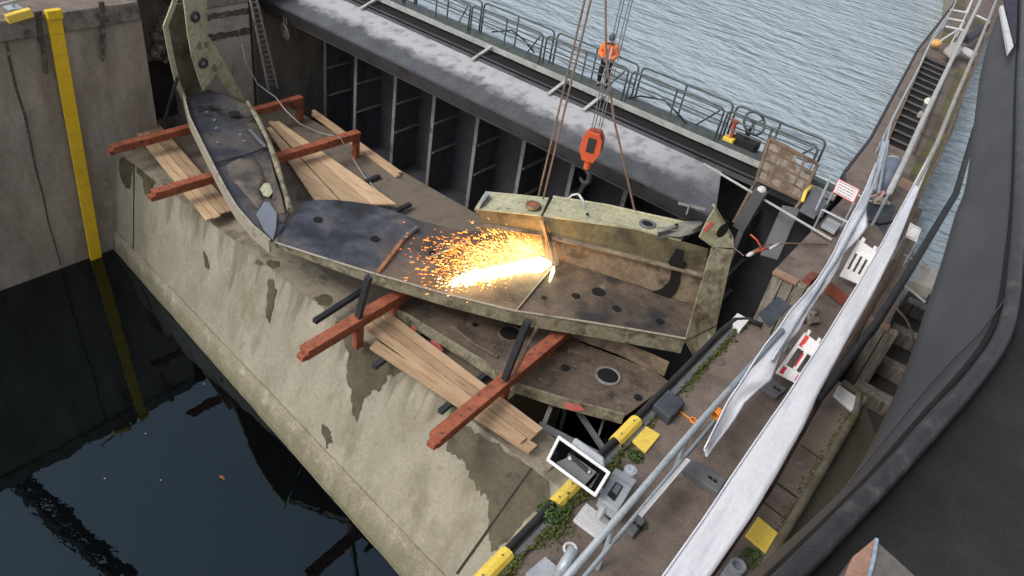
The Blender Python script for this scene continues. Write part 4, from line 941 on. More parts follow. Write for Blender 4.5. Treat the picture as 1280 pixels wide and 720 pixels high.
    q = MB(); q.bar(base + hc_ + Rx @ V(-.025, -.088, -.06), base + hc_ + Rx @ V(.025, -.088, -.06), .01, .008); q.build('mouth', 'red', hd)
    q = MB(); hb_ = bmesh.new(); bmesh.ops.create_uvsphere(hb_, u_segments=20, v_segments=12, radius=1); hb_.verts.index_update()
    q.v = [base + hc_ + Rx @ V(v.co.x * .108, v.co.y * .130 + .014, max(v.co.z, -.2) * .135 + .03) for v in hb_.verts]; q.f = [[v.index for v in f.verts] for f in hb_.faces]; hb_.free()
    q.build('cap', 'helmet', pr, smooth=True)
    q = MB(); q.tube([base + V(-.13, -.06, 1.44), base + V(-.09, -.10, 1.50), base + V(0, -.12, 1.51), base + V(.09, -.10, 1.50), base + V(.13, -.06, 1.44)], .03, 8); q.build('collar', 'trouser', jk, smooth=True)
    for s in (-1, 1):
        q = MB(); q.bar(base + V(.09 * s, -.15, 1.42), base + V(.07 * s, -.175, 1.05), .05, .012, V(0, 1, 0)); q.build('reflective_stripe', 'plate', jk)
worker()

# ================================================================== PIER FURNITURE
def flat(q, z, th, name, mm, lab, cat, group=None, bevel=.012):
    m = MB(); m.slab([PZ(*p, z) for p in q], th); return solo(m, name, mm, lab, cat, group, bevel=bevel)
flat([(788, 549), (806, 531), (826, 543), (807, 566)], .05, .045, 'cover_plate', 'yellow', 'square yellow cover plate beside the kerb and the small weed', 'cover plate', 'cover plates on the pier')
flat([(932, 669), (948, 645), (975, 668), (974, 674), (960, 693)], .05, .045, 'cover_plate', 'yellow', 'square yellow cover plate by the ship side', 'cover plate', 'cover plates on the pier')
flat([(912, 402), (922, 391), (937, 399), (926, 412)], .14, .13, 'cover_plate', 'white', 'small white plate at the far end of the left pier edge', 'cover plate', 'cover plates on the pier')
flat([(1043, 492), (1049, 481), (1077, 500), (1070, 516)], .10, .08, 'cover_plate', 'plate', 'pale square plate at the corner of the slot by the ship', 'cover plate', 'cover plates on the pier')
flat([(716, 650), (733, 628), (769, 655), (753, 677)], .06, .05, 'cover_plate', 'plate', 'dull white square plate below the grey junction box', 'cover plate', 'cover plates on the pier')
flat([(657, 716), (682, 695), (701, 711), (690, 735), (668, 735)], .06, .05, 'cover_plate', 'greybox', 'grey bolted plate at the bottom edge of the pier', 'cover plate', 'cover plates on the pier')
# slate block
t = MB(); t.slab([PZ(*p, .2) for p in ((817, 505), (836, 486), (857, 503), (838, 523))], .195); solo(t, 'rubber_block', 'bluebox', 'dark slate coloured block against the kerb rail', 'block', bevel=.02)
# floodlight box
f0, f1, f2, f3 = PZ(685, 575, .75), PZ(699, 547, .95), PZ(761, 591, .95), PZ(744, 619, .75)
t = thing('floodlight', 'white rimmed black floodlight facing up on the kerb, beside the grey junction box', 'floodlight', PZ(730, 600, .0))
nn = (f1 - f0).cross(f3 - f0).normalized()
if nn.dot(EYE - f0) < 0: nn = -nn
cc = (f0 + f1 + f2 + f3) / 4
m = MB()
for a, b in ((f0, f1), (f1, f2), (f2, f3), (f3, f0)):
    d_ = (b - a).normalized() * .02; m.bar(a - d_, b + d_, .05, .05, nn)
m.build('rim', 'white', t, bevel=.01)
inner = [cc + (p - cc) * .62 - nn * .28 for p in (f0, f1, f2, f3)]
m = MB(); o = 0; outer = [f0, f1, f2, f3]; m.v = outer + inner + [p - nn * .0 + (p - cc) * .04 - nn * .04 for p in outer] + [p - nn * .05 for p in inner]
m.f = [[0, 1, 5, 4], [1, 2, 6, 5], [2, 3, 7, 6], [3, 0, 4, 7], [4, 5, 6, 7], [8, 9, 13, 12], [9, 10, 14, 13], [10, 11, 15, 14], [11, 8, 12, 15], [12, 13, 14, 15]]; m.build('housing', 'glass', t)
m = MB(); g_ = [lerp(lerp(f0, f1, v), lerp(f3, f2, v), u) - nn * .16 for u, v in ((.08, .1), (.3, .8), (.78, .8), (.72, .06))]; m.slab(g_, .03); m.build('reflector', 'slate', t)
for u in (.3, .68):
    m = MB(); m.blob(lerp(lerp(f0, f1, .62), lerp(f3, f2, .62), u) - nn * .12, .035, jitter=0); m.build('lamp', 'plate', t)
m = MB(); m.cyl(lerp(lerp(f0, f1, .7), lerp(f3, f2, .7), .3) - nn * .11, lerp(lerp(f0, f1, .6), lerp(f3, f2, .6), .68) - nn * .11, .03, 8); m.build('tube', 'blackst', t)
hs = [lerp(f1, f2, .2) + (f1 - f0).normalized() * .02, lerp(f1, f2, .22) + (f1 - f0).normalized() * .16, lerp(f1, f2, .8) + (f1 - f0).normalized() * .16, lerp(f1, f2, .9) + (f1 - f0).normalized() * .02]
m = MB(); m.slab([p - nn * .06 for p in hs], .12); m.build('back_cover', 'greybox', t, bevel=.03)
# bracket
m = MB(); m.bar(cc - nn * .3, PZ(760, 620, .1), .06, .06); m.build('bracket', 'galv', t)
# junction box
t = thing('junction_box', 'light grey electrical junction box with a window, on a post by the floodlight', 'junction box', PZ(770, 620, 0))
b_ = [PZ(*p, .55) for p in ((748, 622), (766, 593), (791, 608), (772, 640))]
m = MB(); m.slab(b_, .22); m.build('box', 'greybox', t, bevel=.02)
m = MB(); b2_ = [PZ(*p, .57) for p in ((759, 618), (770, 602), (779, 608), (768, 626))]; m.slab(b2_, .015); m.build('window', 'glass', t)
m = MB(); b2_ = [PZ(*p, .585) for p in ((765, 613), (771, 604), (777, 608), (771, 618))]; m.slab(b2_, .015); m.build('dial', 'slate', t)
m = MB(); m.slab([PZ(*p, .5) for p in ((764, 592), (770, 584), (797, 600), (791, 608))], .15); m.build('hinge_plate', 'greybox', t, bevel=.02)
m = MB(); c = PZ(787, 591, .5); m.cyl(c, c + V(0, 0, .08), .1, 16); m.ring(c + V(0, 0, .08), UP, .05, .02, 12); m.build('latch', 'galv', t)
m = MB(); c = PZ(768, 618, .3); m.cyl(V(c.x, c.y, 0), V(c.x, c.y, .33), .06); m.build('post', 'galv', t)
m = MB(); m.cyl(PZ(755, 632, .45), PZ(748, 648, .25), .06, 10); m.build('conduit', 'galv', t)
m = MB(); m.bar(PZ(775, 648, .03), PZ(783, 638, .03), .07, .03); m.bar(PZ(768, 652, .03), PZ(775, 648, .03), .05, .03); m.build('foot', 'copper', t)
# pipe stub bottom
m = MB(); m.cyl(PZ(696, 722, .35), PZ(718, 686, .55), .085, 14); t = thing('pipe_post', 'thick grey pipe end rising at the bottom edge beside the railing', 'pipe', PZ(700, 716, 0)); m.build('pipe', 'galv', t, smooth=True)
m = MB(); c = PZ(713, 686, .35); m.ring(c, UP, .09, .02, 16); m.build('collar', 'plate', t)
# weeds and moss
def tuft(px, py, r, n, lab, nm='weed', h=.15):
    m = MB(); c = PZ(px, py, .0)
    rg = random.Random(px)
    for _ in range(n):
        a = rg.uniform(0, 6.28); d = r * math.sqrt(rg.random()); p = c + V(math.cos(a) * d, math.sin(a) * d, rg.uniform(.01, h * (1 - d / r * .6)))
        u = V(rg.gauss(0, 1), rg.gauss(0, 1), rg.gauss(0, .6)).normalized() * rg.uniform(.02, .05); v_ = u.cross(V(rg.gauss(0, 1), rg.gauss(0, 1), 1)).normalized() * rg.uniform(.012, .024)
        o = len(m.v); m.v += [p - u, p + v_, p + u, p - v_]; m.f.append([o, o + 1, o + 2, o + 3])
    return solo(m, nm, 'leaf', lab, 'plant')
tuft(794, 572, .13, 160, 'small round green weed growing in the paving below the yellow plate')
tuft(690, 645, .24, 420, 'bushy green weed against the kerb below the floodlight', h=.28)
tuft(706, 626, .13, 200, 'green weed growing over the yellow saddle under the floodlight', h=.2)
tuft(940, 700, .2, 140, 'straggly weed in front of the yellow plate near the ship', h=.12)
tuft(798, 655, .14, 120, 'green weed behind the small railing foot', h=.1)
# grass along the kerb: uncountable
PLATES = [PZ(807, 548, 0), PZ(742, 652, 0), PZ(838, 504, 0), PZ(680, 715, 0)]
m = MB(); rg = random.Random(5)
for _ in range(5200):
    y = rg.uniform(4.4, 13.2); dens = 1 if y < 8.2 else .35
    if rg.random() > dens: continue
    sp = .11 if y < 8.2 else .06
    p = V(IX0 + .22 + abs(rg.gauss(0, sp)) * (1 + .6 * math.sin(y * 3.1) * math.sin(y * 1.3)), y, rg.uniform(.0, .09))
    if any((p - q_).length < .36 for q_ in PLATES): continue
    u = V(rg.gauss(0, 1), rg.gauss(0, 1), abs(rg.gauss(0, .8))).normalized() * rg.uniform(.02, .05); v_ = u.cross(V(rg.gauss(0, 1), rg.gauss(0, 1), 1)).normalized() * rg.uniform(.008, .02)
    o = len(m.v); m.v += [p - u, p + v_, p + u, p - v_]; m.f.append([o, o + 1, o + 2, o + 3])
struct(m, 'grass', mat('kerb_grass', (.06, .085, .018), (.12, .125, .03), 5, .8, (.14, .11, .04), 2.4, .6), 'stuff')
m = MB()
for _ in range(140):
    y = rg.uniform(7.0, 13.3); c = V(IX0 + .26 + abs(rg.gauss(0, .05)), y, 0); m.blob(c, rg.uniform(.02, .06), sz=.3)
for _ in range(420):
    y = rg.uniform(8.6, 13.0); c = V(IX1 - .10 - abs(rg.gauss(0, .05)), y, 0); m.blob(c, rg.uniform(.008, .026), sz=.4)
struct(m, 'moss', 'moss', 'stuff')
# right kerb
m = MB(); m.tube([V(IX1 - .03, -6, .06), V(IX1 - .03, 12.4, .06), V(IX1 - .15, 13.05, .06), V(IX1 - .5, 13.15, .06)], .08, 8); solo(m, 'kerb', mat('brown_kerb', (.10, .085, .065), (.16, .135, .105), 3, .8, (.07, .065, .02), 2, .56), 'low brown mossy kerb along the ship side of the pier', 'kerb', smooth=True)
# paving joints (right strip)
m = MB(); 
for y in (9.2, 9.75, 10.9): m.box((-.1, y, .006), (.55, .03 if y != 9.75 else .05, .004), rz=-.1)
m.box((-.9, 11.9, .006), (.03, 3, .004))
struct(m, 'pavement_joint', 'groove')
# cords
def coil(px, py, lab):
    m = MB(); c = PZ(px, py, .03); pts = [c + V(.09 * math.cos(a) * (1 - a / 14) + .015 * a, .09 * math.sin(a) * (1 - a / 16), .01 * a * .4) for a in [i * .5 for i in range(18)]]; pts = [c + V(-.3, .02, .01)] + pts
    m.tube(pts, .016, 6); solo(m, 'cord', 'orangecord', lab, 'cord', smooth=True)
coil(864, 525, 'loose orange cord curled on the paving by the slate block')
m = MB(); c = PZ(896, 517, 1.0)
for k in range(3): m.ring(c + V(0, .05 * k - .05, 0), V(.2, 1, .2), .085, .02, 12)
m.tube([c, c + V(.1, .1, -.1), c + V(.13, .02, -.25)], .018, 6); solo(m, 'cord', 'orangecord', 'orange cord knotted round the near railing', 'cord', smooth=True)
# cleat at bottom right
t = thing('mooring_cleat', 'grey steel mooring fitting at the bottom edge beside the ship', 'cleat', PZ(915, 715, 0))
m = MB(); c = PZ(922, 708, .15); m.cyl(V(c.x, c.y, 0), c, .12, 16); m.ring(c + V(0, 0, .02), UP, .1, .03, 14); m.build('ring', 'greybox', t)
m = MB(); m.slab([PZ(*p, .12) for p in ((902, 716), (912, 702), (930, 714), (920, 728))], .1); m.build('base', 'greybox', t, bevel=.02)
# manhole ring
m = MB(); m.ring(PZ(899, 452, .0), UP, .1, .025, 18); m.cyl(PZ(899, 452, -.02), PZ(899, 452, .012), .09, 16); solo(m, 'drain_cover', mat('drain', (.09, .075, .065), (.14, .12, .1), 4), 'small round drain cap set in the paving near the far end', 'drain cover')

# railing near (left) ---------------------------------------------------
rl = [PZ(*p, 1.1) for p in ((620, 812), (700, 720), (770, 655), (870, 530))]
t = thing('railing', 'pale grey tube railing along the near half of the pier', 'railing', V(-1.75, 6, 0))
xr = -1.72
m = MB(); m.tube([V(xr, 1.5, 1.1), V(xr, 9.0, 1.1), V(xr + .05, 12.2, 1.1)], .055, 10); m.build('top_rail', 'galv', t, smooth=True)
m = MB(); m.tube([V(xr + .07, 1.5, .62), V(xr + .07, 12.2, .62)], .035, 8); m.build('mid_rail', 'galv', t, smooth=True)
for y in (2.2, 4.2, 6.3, 8.4, 10.4, 12.1):
    m = MB(); m.cyl(V(xr + .02, y, 0), V(xr + .02, y, 1.1), .035, 8); m.build('post', 'galv', t)
for pa in ((886, 598), (795, 655)):
    pass
# rubber feet / clamps of temporary railing
for q, lab, h_ in ((((854, 585), (866, 573), (909, 600), (898, 616)), 'grey rubber barrier foot between the railings near the bottom', .14), (((952, 483), (964, 471), (984, 486), (972, 496)), 'grey rubber barrier foot under the red and white barrier', .12), (((781, 660), (800, 644), (808, 650), (792, 670)), 'small grey railing foot behind the junction box', .12)):
    t = thing('ballast_block', lab, 'ballast block', PZ(*q[0], 0), 'feet of the temporary barriers'); m = MB(); p_ = [PZ(*p, h_) for p in q]; m.slab(p_, h_ - .01); m.build('block', 'slate', t, bevel=.02)
    m = MB(); c1 = lerp(lerp(p_[0], p_[1], .5), lerp(p_[3], p_[2], .5), .78); d1 = (p_[3] - p_[0]).normalized()
    for u in (-.09, .0):
        m.box(c1 + d1 * u + V(0, 0, .004), (.07, .05, .012), rz=math.atan2(d1.y, d1.x))
    m.build('slot', 'dark', t)
# railing far left
t = thing('railing', 'pale blue grey railing running out along the far pier beside the open stair', 'railing', PZ(1110, 200, 0))
fr_ = [PZ(*p, 1.1) for p in ((965, 450), (1005, 388), (1045, 325), (1080, 262), (1100, 210), (1114, 152), (1130, 120), (1147, 88), (1168, 43), (1191, 10), (1205, -20))]
m = MB(); m.tube(fr_, .032, 8); m.build('top_rail', 'galv', t, smooth=True)
m = MB(); m.tube([p + V(.0, 0, -.5) for p in fr_], .025, 8); m.build('mid_rail', 'galv', t, smooth=True)
for p in fr_[1:-1]:
    m = MB(); m.cyl(p, p - V(0, 0, 1.1), .035, 8); m.build('post', 'galv', t)
for px0, px1 in (((1099, 208), (1093, 238)), ((1104, 206), (1098, 242))):
    m = MB(); m.cyl(PZ(px0[0] + 6, px0[1] - 30, 1.1), PZ(*px1, .6), .04, 8); m.build('brace', 'galv', t)
# middle rail of the far pier
t = thing('railing', 'single thick pale pole railing between the open stair and the mossy strip', 'railing', PZ(1130, 203, 0))
mr_ = [PZ(*p, 1.0) for p in ((1111, 242), (1130, 203), (1151, 156), (1193, 68), (1226, 0), (1238, -25))]
m = MB(); m.tube(mr_, .085, 10); m.build('top_rail', mat('pale_pole', (.36, .36, .35), (.46, .46, .45), 3, .6), t, smooth=True)
for p in mr_[:-1]:
    m = MB(); m.cyl(p, p - V(0, 0, 1.0), .04, 8); m.build('post', 'galv', t)
# right railing
t = thing('railing', 'long grey timber topped railing carrying the big white sheet', 'railing', V(-1, 14, 0))
rr_ = [PZ(*p, 1.1) for p in ((800, 768), (838, 712), (950, 560), (1065, 375), (1110, 300), (1145, 232), (1172, 180), (1196, 120), (1224, 55), (1246, 0), (1255, -30))]
m = MB(); m.tube([p + V(-.02, 0, 0) for p in rr_[5:]], .07, 8); m.build('top_rail', mat('pale_timber_rail', (.27, .245, .225), (.38, .35, .325), 3, .7), t, smooth=True)
m = MB(); m.tube([p + V(.22, 0, -.35) for p in rr_], .045, 8); m.build('mid_rail', 'rusty', t, smooth=True)
m = MB(); m.tube([p + V(.38, 0, -.6) for p in rr_[:6]], .07, 8); m.build('bottom_rail', 'rusty', t, smooth=True)
for p in rr_[1:-1]:
    m = MB(); m.cyl(p, p - V(0, 0, 1.1), .04, 8); m.build('post', 'rusty', t)

def sheet(top, bot, n, wave, name, lab, ph=0., rows=8, amp=.04):
    def samp(pl, u):
        k = u * (len(pl) - 1); i = min(int(k), len(pl) - 2); return lerp(pl[i], pl[i + 1], k - i)
    R = []
    for r in range(rows):
        v = r / (rows - 1); row = []
        for i in range(n):
            u = i / (n - 1); p = lerp(samp(top, u), samp(bot, u), v)
            p = p + V(.3, 0, .6) * amp * math.sin(v * 5 + ph + 1.6 * math.sin(u * wave)) * v + V(0, 0, .6) * amp * math.sin(u * wave * 3.1 + v * 2) * v
            row.append(p)
        R.append(row)
    m = MB(); m.grid(R, .012); t_ = thing(name, lab, 'sheet', R[0][0]); m.build('fabric', 'sheet', t_, smooth=True)
    m = MB(); m.tube([p + V(0, 0, .03) for p in [samp(top, i / 40) for i in range(41)]], .014, 6); m.build('hem', 'sheet', t_, smooth=True); return t_
top2 = [PZ(*p, 1.12) for p in ((775, 800), (829, 720), (880, 648), (917, 592), (958, 532), (984, 495), (1003, 464), (1030, 424), (1052, 388), (1066, 366), (1099, 310), (1118, 275), (1136, 242), (1160, 198))]
bot2 = [PZ(*p, 1.06) for p in ((834, 800), (888, 720), (938, 648), (972, 592), (1006, 532), (1022, 495), (1038, 464), (1060, 424), (1080, 388), (1092, 366), (1120, 310), (1134, 275), (1147, 242), (1165, 198))]
sheet(top2, bot2, 110, 11, 'white_sheet', 'long white sheet stretched over the right railing of the pier', amp=.016)
top1 = [PZ(*p, 1.12) for p in ((880, 562), (900, 522), (908, 505), (921, 486), (929, 474), (942, 453), (956, 432), (973, 412), (986, 391), (1005, 370), (1020, 352), (1031, 335), (1042, 316), (1050, 298), (1059, 280), (1070, 260), (1080, 240), (1094, 205))]
bot1 = [PZ(*p, 1.0) for p in ((884, 572), (920, 522), (930, 505), (950, 486), (966, 476), (975, 453), (983, 432), (1000, 412), (1010, 391), (1025, 370), (1040, 352), (1050, 335), (1057, 316), (1074, 298), (1084, 284), (1083, 260), (1088, 240), (1098, 205))]
sheet(top1, bot1, 110, 17, 'white_sheet', 'crumpled white sheet tied on the left railing of the pier', .7, amp=.04)
# white plank/edge by the railing
m = MB(); m.bar(PZ(801, 644, .8), PZ(860, 575, .8), .07, .05); solo(m, 'white_batten', 'white', 'narrow white batten lying against the near railing', 'batten')

# plastic barriers ------------------------------------------------------
def barrier(q, z0, z1_, lab, red):
    a, b, c, d = q     # px corners: a near-left b far-left c far-right d near-right
    A, B, C2, D = PZ(*a, z0), PZ(*b, z1_), PZ(*c, z1_), PZ(*d, z0)
    t = thing('barrier', lab, 'barrier', PZ(*a, 0), 'plastic barriers between the railings')
    pt = lambda u, v: lerp(lerp(A, D, u), lerp(B, C2, u), v)
    def pan(u0, u1, v0, v1, nm, mm, th, off=0.):
        m = MB(); nn_ = (D - A).cross(B - A).normalized()
        if nn_.dot(EYE - A) < 0: nn_ = -nn_
        m.slab([pt(u0, v0) + nn_ * off, pt(u1, v0) + nn_ * off, pt(u1, v1) + nn_ * off, pt(u0, v1) + nn_ * off], th); return m.build(nm, mm, t, bevel=.006)
    pan(0, 1, 0, .24, 'lower_board', 'white', .06); pan(0, 1, .66, .98, 'upper_board', 'white', .06)
    ns = 5 if not red else 3
    for k in range(ns):
        u = k / (ns - 1) * (1 - .13); pan(u, u + .13 if not red else u + .16, .24, .66, 'slat', 'white', .05)
    for u in (.08, .6): pan(u, u + .14, .98, 1.08, 'lug', 'white', .05)
    if red:
        for (u0, u1, v0, v1) in ((.10, .26, .04, .2), (.72, .88, .04, .2), (.12, .3, .7, .96)): pan(u0, u1, v0, v1, 'red_stripe', 'red', .004, .006)
        for (u0, u1) in ((.42, .5), (.85, .9)): pan(u0, u1, .3, .62, 'red_stripe', 'red', .004, .002)
    else:
        for (u0, v0) in ((.5, .82), (.3, .12), (.7, .12)): pan(u0, u0 + .04, v0, v0 + .04, 'bolt', 'slate', .01, .005)
barrier([(1049, 345), (1074, 298), (1103, 318), (1080, 358)], .25, .9, 'white slotted plastic barrier between the two white sheets', False)
barrier([(969, 466), (1006, 414), (1031, 433), (1000, 482)], .25, .9, 'white plastic barrier with red markings between the two white sheets', True)
flat([(948, 392), (972, 370), (990, 382), (962, 410)], .03, .025, 'tarpaulin', 'bluebox', 'dark blue grey tarpaulin lying in the slot left of the white sheets', 'tarpaulin')
# red steel channel & debris around the slot
m = MB(); m.bar(PZ(1034, 358, .15), PZ(1060, 378, .15), .16, .2); solo(m, 'steel_channel', K['rustred'], 'rust red steel channel lying across the slot below the white barrier', 'channel')
m = MB(); m.bar(PZ(1008, 352, .12), PZ(1018, 344, .12), .18, .14); solo(m, 'steel_channel', K['rustred'], 'short rust red steel block at the slot corner', 'channel')
for q, z, lab, mm in ((((992, 398), (1002, 382), (1022, 392), (1012, 410)), .02, 'dark rubble heap between the railings', 'coping'),):
    m = MB(); c = PZ(*q[0], z)
    rg2 = random.Random(q[0][0])
    for k in range(16):
        u, v = rg2.random(), rg2.random(); p = lerp(lerp(PZ(*q[0], z), PZ(*q[1], z), u), lerp(PZ(*q[3], z), PZ(*q[2], z), u), v); m.box(p + V(0, 0, .06), (.22 * rg2.uniform(.4, 1.3), .15, .12), R=Matrix.Rotation(rg2.uniform(0, 3), 3, V(.3, .2, 1)))
    solo(m, 'rubble', mm, lab, 'rubble', kind='stuff')
for pts, lab, mm, r in ((((884, 325), (905, 300), (930, 320)), 'thin dark wire in front of the pit', 'wire', .012), (((937, 316), (958, 306), (985, 304), (1035, 306)), 'rusty wire rope stretched over the slot to the left railing', 'rusty', .02)):
    m = MB(); m.tube([PZ(*p, .1) for p in pts], r, 6); solo(m, 'wire_rope', mm, lab, 'wire rope', smooth=True)
m = MB(); m.tube([PZ(933, 319, .15), PZ(950, 313, .2), PZ(960, 310, .2)], .03, 8); m.tube([PZ(953, 312, .2), PZ(946, 300, .35), PZ(938, 293, .4)], .02, 6)
solo(m, 'red_strap', 'blockor', 'red strap with white ends hooked on the wire beside the gate end', 'strap', smooth=True)
m = MB(); m.tube([PZ(934, 320, .18), PZ(938, 318, .2), PZ(942, 316, .2)], [.03, .06, .04], 8); solo(m, 'ratchet', 'plate', 'pale ratchet buckle at the left end of the red strap', 'buckle', smooth=True)
m = MB(); m.tube([PZ(962, 311, .2), PZ(968, 308, .2), PZ(975, 304, .2)], [.025, .04, .025], 8); solo(m, 'ratchet', 'plate', 'pale ratchet buckle at the right end of the red strap', 'buckle', smooth=True)

# sign, control desk, plates at the gate end ------------------------------
def sign(q, z0, z1_, lab, rows_, mface, border):
    A, B, C2, D = [PZ(*p, zz) for p, zz in zip(q, (z0, z1_, z1_, z0))]
    t = thing('sign', lab, 'sign', PZ(*q[0], 0)); m = MB(); m.slab([A, B, C2, D], .03); m.build('panel', border, t)
    nn_ = (D - A).cross(B - A).normalized()
    if nn_.dot(EYE - A) < 0: nn_ = -nn_
    pt = lambda u, v: lerp(lerp(A, D, u), lerp(B, C2, u), v) + nn_ * .006
    m = MB(); m.slab([pt(.04, .05), pt(.96, .05), pt(.96, .95), pt(.04, .95)], .004); m.build('face', mface, t)
    m = MB(); rg_ = random.Random(2)
    for k in range(rows_):
        v = .86 - .74 * k / (rows_ - 1); u = .1
        while u < .84:
            w_ = rg_.uniform(.05, .16); e_ = min(u + w_, .9); m.slab([pt(u, v - .03) + nn_ * .004, pt(e_, v - .03) + nn_ * .004, pt(e_, v + .03) + nn_ * .004, pt(u, v + .03) + nn_ * .004], .002); u = e_ + .03
    m.build('lettering', 'slate', t)
    m = MB()
    for p in (A, D): m.cyl(p, V(p.x, p.y, 0), .025, 8)
    m.build('post', 'galv', t)
sign([(1041, 240), (1048, 223), (1075, 237), (1067, 254)], .8, 1.1, 'white and pink notice sign with small dark lines of text at the gate end', 5, 'signpink', 'pink')
sign([(1131, 296), (1138, 278), (1152, 286), (1146, 303)], .7, 1.0, 'faded pale notice sign near the ship side of the far pier', 5, 'plate', 'cap')
flat([(1000, 262), (1016, 234), (1036, 252), (1018, 272)], .45, .06, 'steel_plate', 'slate', 'tilted dark grey steel plate at the end of the gate', 'plate')
flat([(1027, 280), (1035, 271), (1052, 280), (1044, 290)], .2, .1, 'steel_plate', 'greybox', 'small blue grey cover plate below the notice sign', 'plate')
m = MB(); m.tube([PZ(1003, 252, .5), PZ(1007, 240, .6), PZ(1014, 233, .6)], .05, 8); solo(m, 'handle', 'yellow', 'yellow curved handle on the steel plate at the gate end', 'handle', smooth=True)
t = thing('gate_end_railing', 'grey low railing of the gate end below the notice sign', 'railing', PZ(1020, 240, 0))
for pa, pb in (((1028, 262), (1060, 278)), ((1012, 215), (1090, 252)), ((1038, 222), (1020, 262)), ((1010, 215), (1018, 196))):
    m = MB(); m.cyl(PZ(*pa, .6), PZ(*pb, .6), .03, 8); m.build('rail', 'galv', t)
for pa in ((1012, 215), (1060, 278), (1028, 262), (1038, 222)):
    p = PZ(*pa, .6); m = MB(); m.cyl(p, V(p.x, p.y, -.3), .03, 8); m.build('post', 'galv', t)
# bars in the deck below (brown) near 900-1040,280-320
m = MB(); m.cyl(PZ(880, 205, -.1), PZ(1040, 300, .15), .035, 8); solo(m, 'edge_tube', 'walkbeam', 'long thin pale tube running from the gate slope to the pier', 'tube')

# blue cylinder etc.
p = PZ(1098, 248, 0); t = thing('gas_cylinder', 'blue grey cylinder with beige cap leaning inside the left railing', 'cylinder', p)
a, b = PZ(1103, 242, .25), PZ(1117, 200, 1.0); m = MB(); m.tube([a, lerp(a, b, .5), b], [.2, .21, .2], 16); m.build('body', 'gull', t, smooth=True)
m = MB(); m.blob(b, .2, jitter=.02, sz=.6); m.build('cap', 'cap', t, smooth=True)
m = MB(); rg3 = random.Random(9)
for k in range(6):
    c = PZ(1096 + rg3.uniform(-6, 8), 242 + rg3.uniform(-8, 10), .3); m.tube([c, c + V(rg3.uniform(-.2, .2), rg3.uniform(-.3, .3), .2), c + V(rg3.uniform(-.3, .3), rg3.uniform(-.3, .3), -.1)], .035, 6)
solo(m, 'barrier_tape', mat('red_white_tape', (.7, .66, .64), (.72, .25, .25), 5, .6), 'tangled red and white barrier tape below the blue cylinder', 'tape')
m = MB(); m.blob(PZ(1100, 250, .12), .24, jitter=.3, sz=.5); solo(m, 'sack', mat('speckled_sack', (.5, .48, .36), (.6, .57, .45), 6, .9, (.2, .17, .1), 7, .55), 'pale speckled sack on the paving below the barrier tape', 'sack')
flat([(1078, 262), (1092, 240), (1120, 258), (1106, 292)], .02, .016, 'rubber_mat', 'bluebox', 'dark mat laid between the railings beside the white sheet', 'mat')
m = MB(); m.tube([PZ(1082, 275, .06), PZ(1100, 280, .05), PZ(1118, 276, .06)], .03, 6); solo(m, 'hose', 'rubber', 'short black hose lying on the dark mat', 'hose', smooth=True)
flat([(1122, 232), (1128, 221), (1146, 230), (1140, 242)], .02, .016, 'steel_plate', 'copper', 'brown steel plate on the far pier beside the railing', 'plate')

# open stair on far pier --------------------------------------------------
S0, S1, S2, S3 = PZ(1108, 178, .02), PZ(1140, 192, .02), PZ(1186, 82, .02), PZ(1156, 69, .02)
t = thing('stair', 'flight of black open treads set in the far pier', 'stair', lerp(S0, S1, .5))
m = MB(); m.slab([S0, S1, S2, S3], .012); m.build('pit_floor', 'dark', t)
for k in range(14):
    v = (k + .5) / 14; a, b = lerp(S0, S3, v), lerp(S1, S2, v); z = .04 + .0 * k; m = MB(); m.bar(a + V(0, 0, z), b + V(0, 0, z), .16, .05); m.build('tread', 'gate', t)
    m = MB(); m.bar(a + V(0, -.1, z + .028), b + V(0, -.1, z + .028), .06, .01); m.build('nosing', 'rusty', t)
for a, b in ((S0, S3), (S1, S2)):
    m = MB(); m.bar(a + V(0, 0, .06), b + V(0, 0, .06), .08, .14); m.build('stringer', 'rusty', t)
# far pier bits
flat([(1180, 62), (1192, 52), (1205, 60), (1192, 74)], .5, .1, 'steel_plate', 'cap', 'pale beige plate on the far pier beyond the stair', 'plate')
flat([(1206, 58), (1222, 66), (1218, 72), (1202, 62)], .5, .1, 'steel_plate', 'plate', 'white plate right of the railing beyond the stair', 'plate')
m = MB(); m.blob(PZ(1170, 54, .3), .28, jitter=.05, sz=.7); solo(m, 'buoy', mat('orange_buoy', (.8, .42, .12), (.85, .52, .2), 4, .6), 'small orange float on the far pier above the stair', 'float', smooth=True)
m = MB(); m.cyl(PZ(1156, 140, .0), PZ(1160, 126, .9), .12, 10); solo(m, 'bottle', mat('green_white', (.5, .6, .5), (.62, .7, .62), 4, .5), 'pale green container standing at the right side of the stair', 'container')
m = MB(); m.box(PZ(1153, 144, .1), (.3, .3, .2)); solo(m, 'box', 'cap', 'small beige box at the right side of the stair', 'box', bevel=.02)
m = MB()
for q in (((1196, -4), (1206, -4), (1207, 10), (1203, 14), (1192, 11)), ((1180, 35), (1200, 42), (1190, 55), (1176, 52)), ((1217, 22), (1236, 30), (1214, 44), (1210, 38)), ((1168, 158), (1198, 84), (1214, 92), (1190, 168), (1150, 240), (1130, 232))):
    m.prism([PZ(*p, .012) for p in q], (0, 0, -.006))
struct(m, 'grass_patch', 'grassy')
t = thing('railing', 'white painted low railings crossing the far end of the pier', 'railing', PZ(1190, 20, 0))
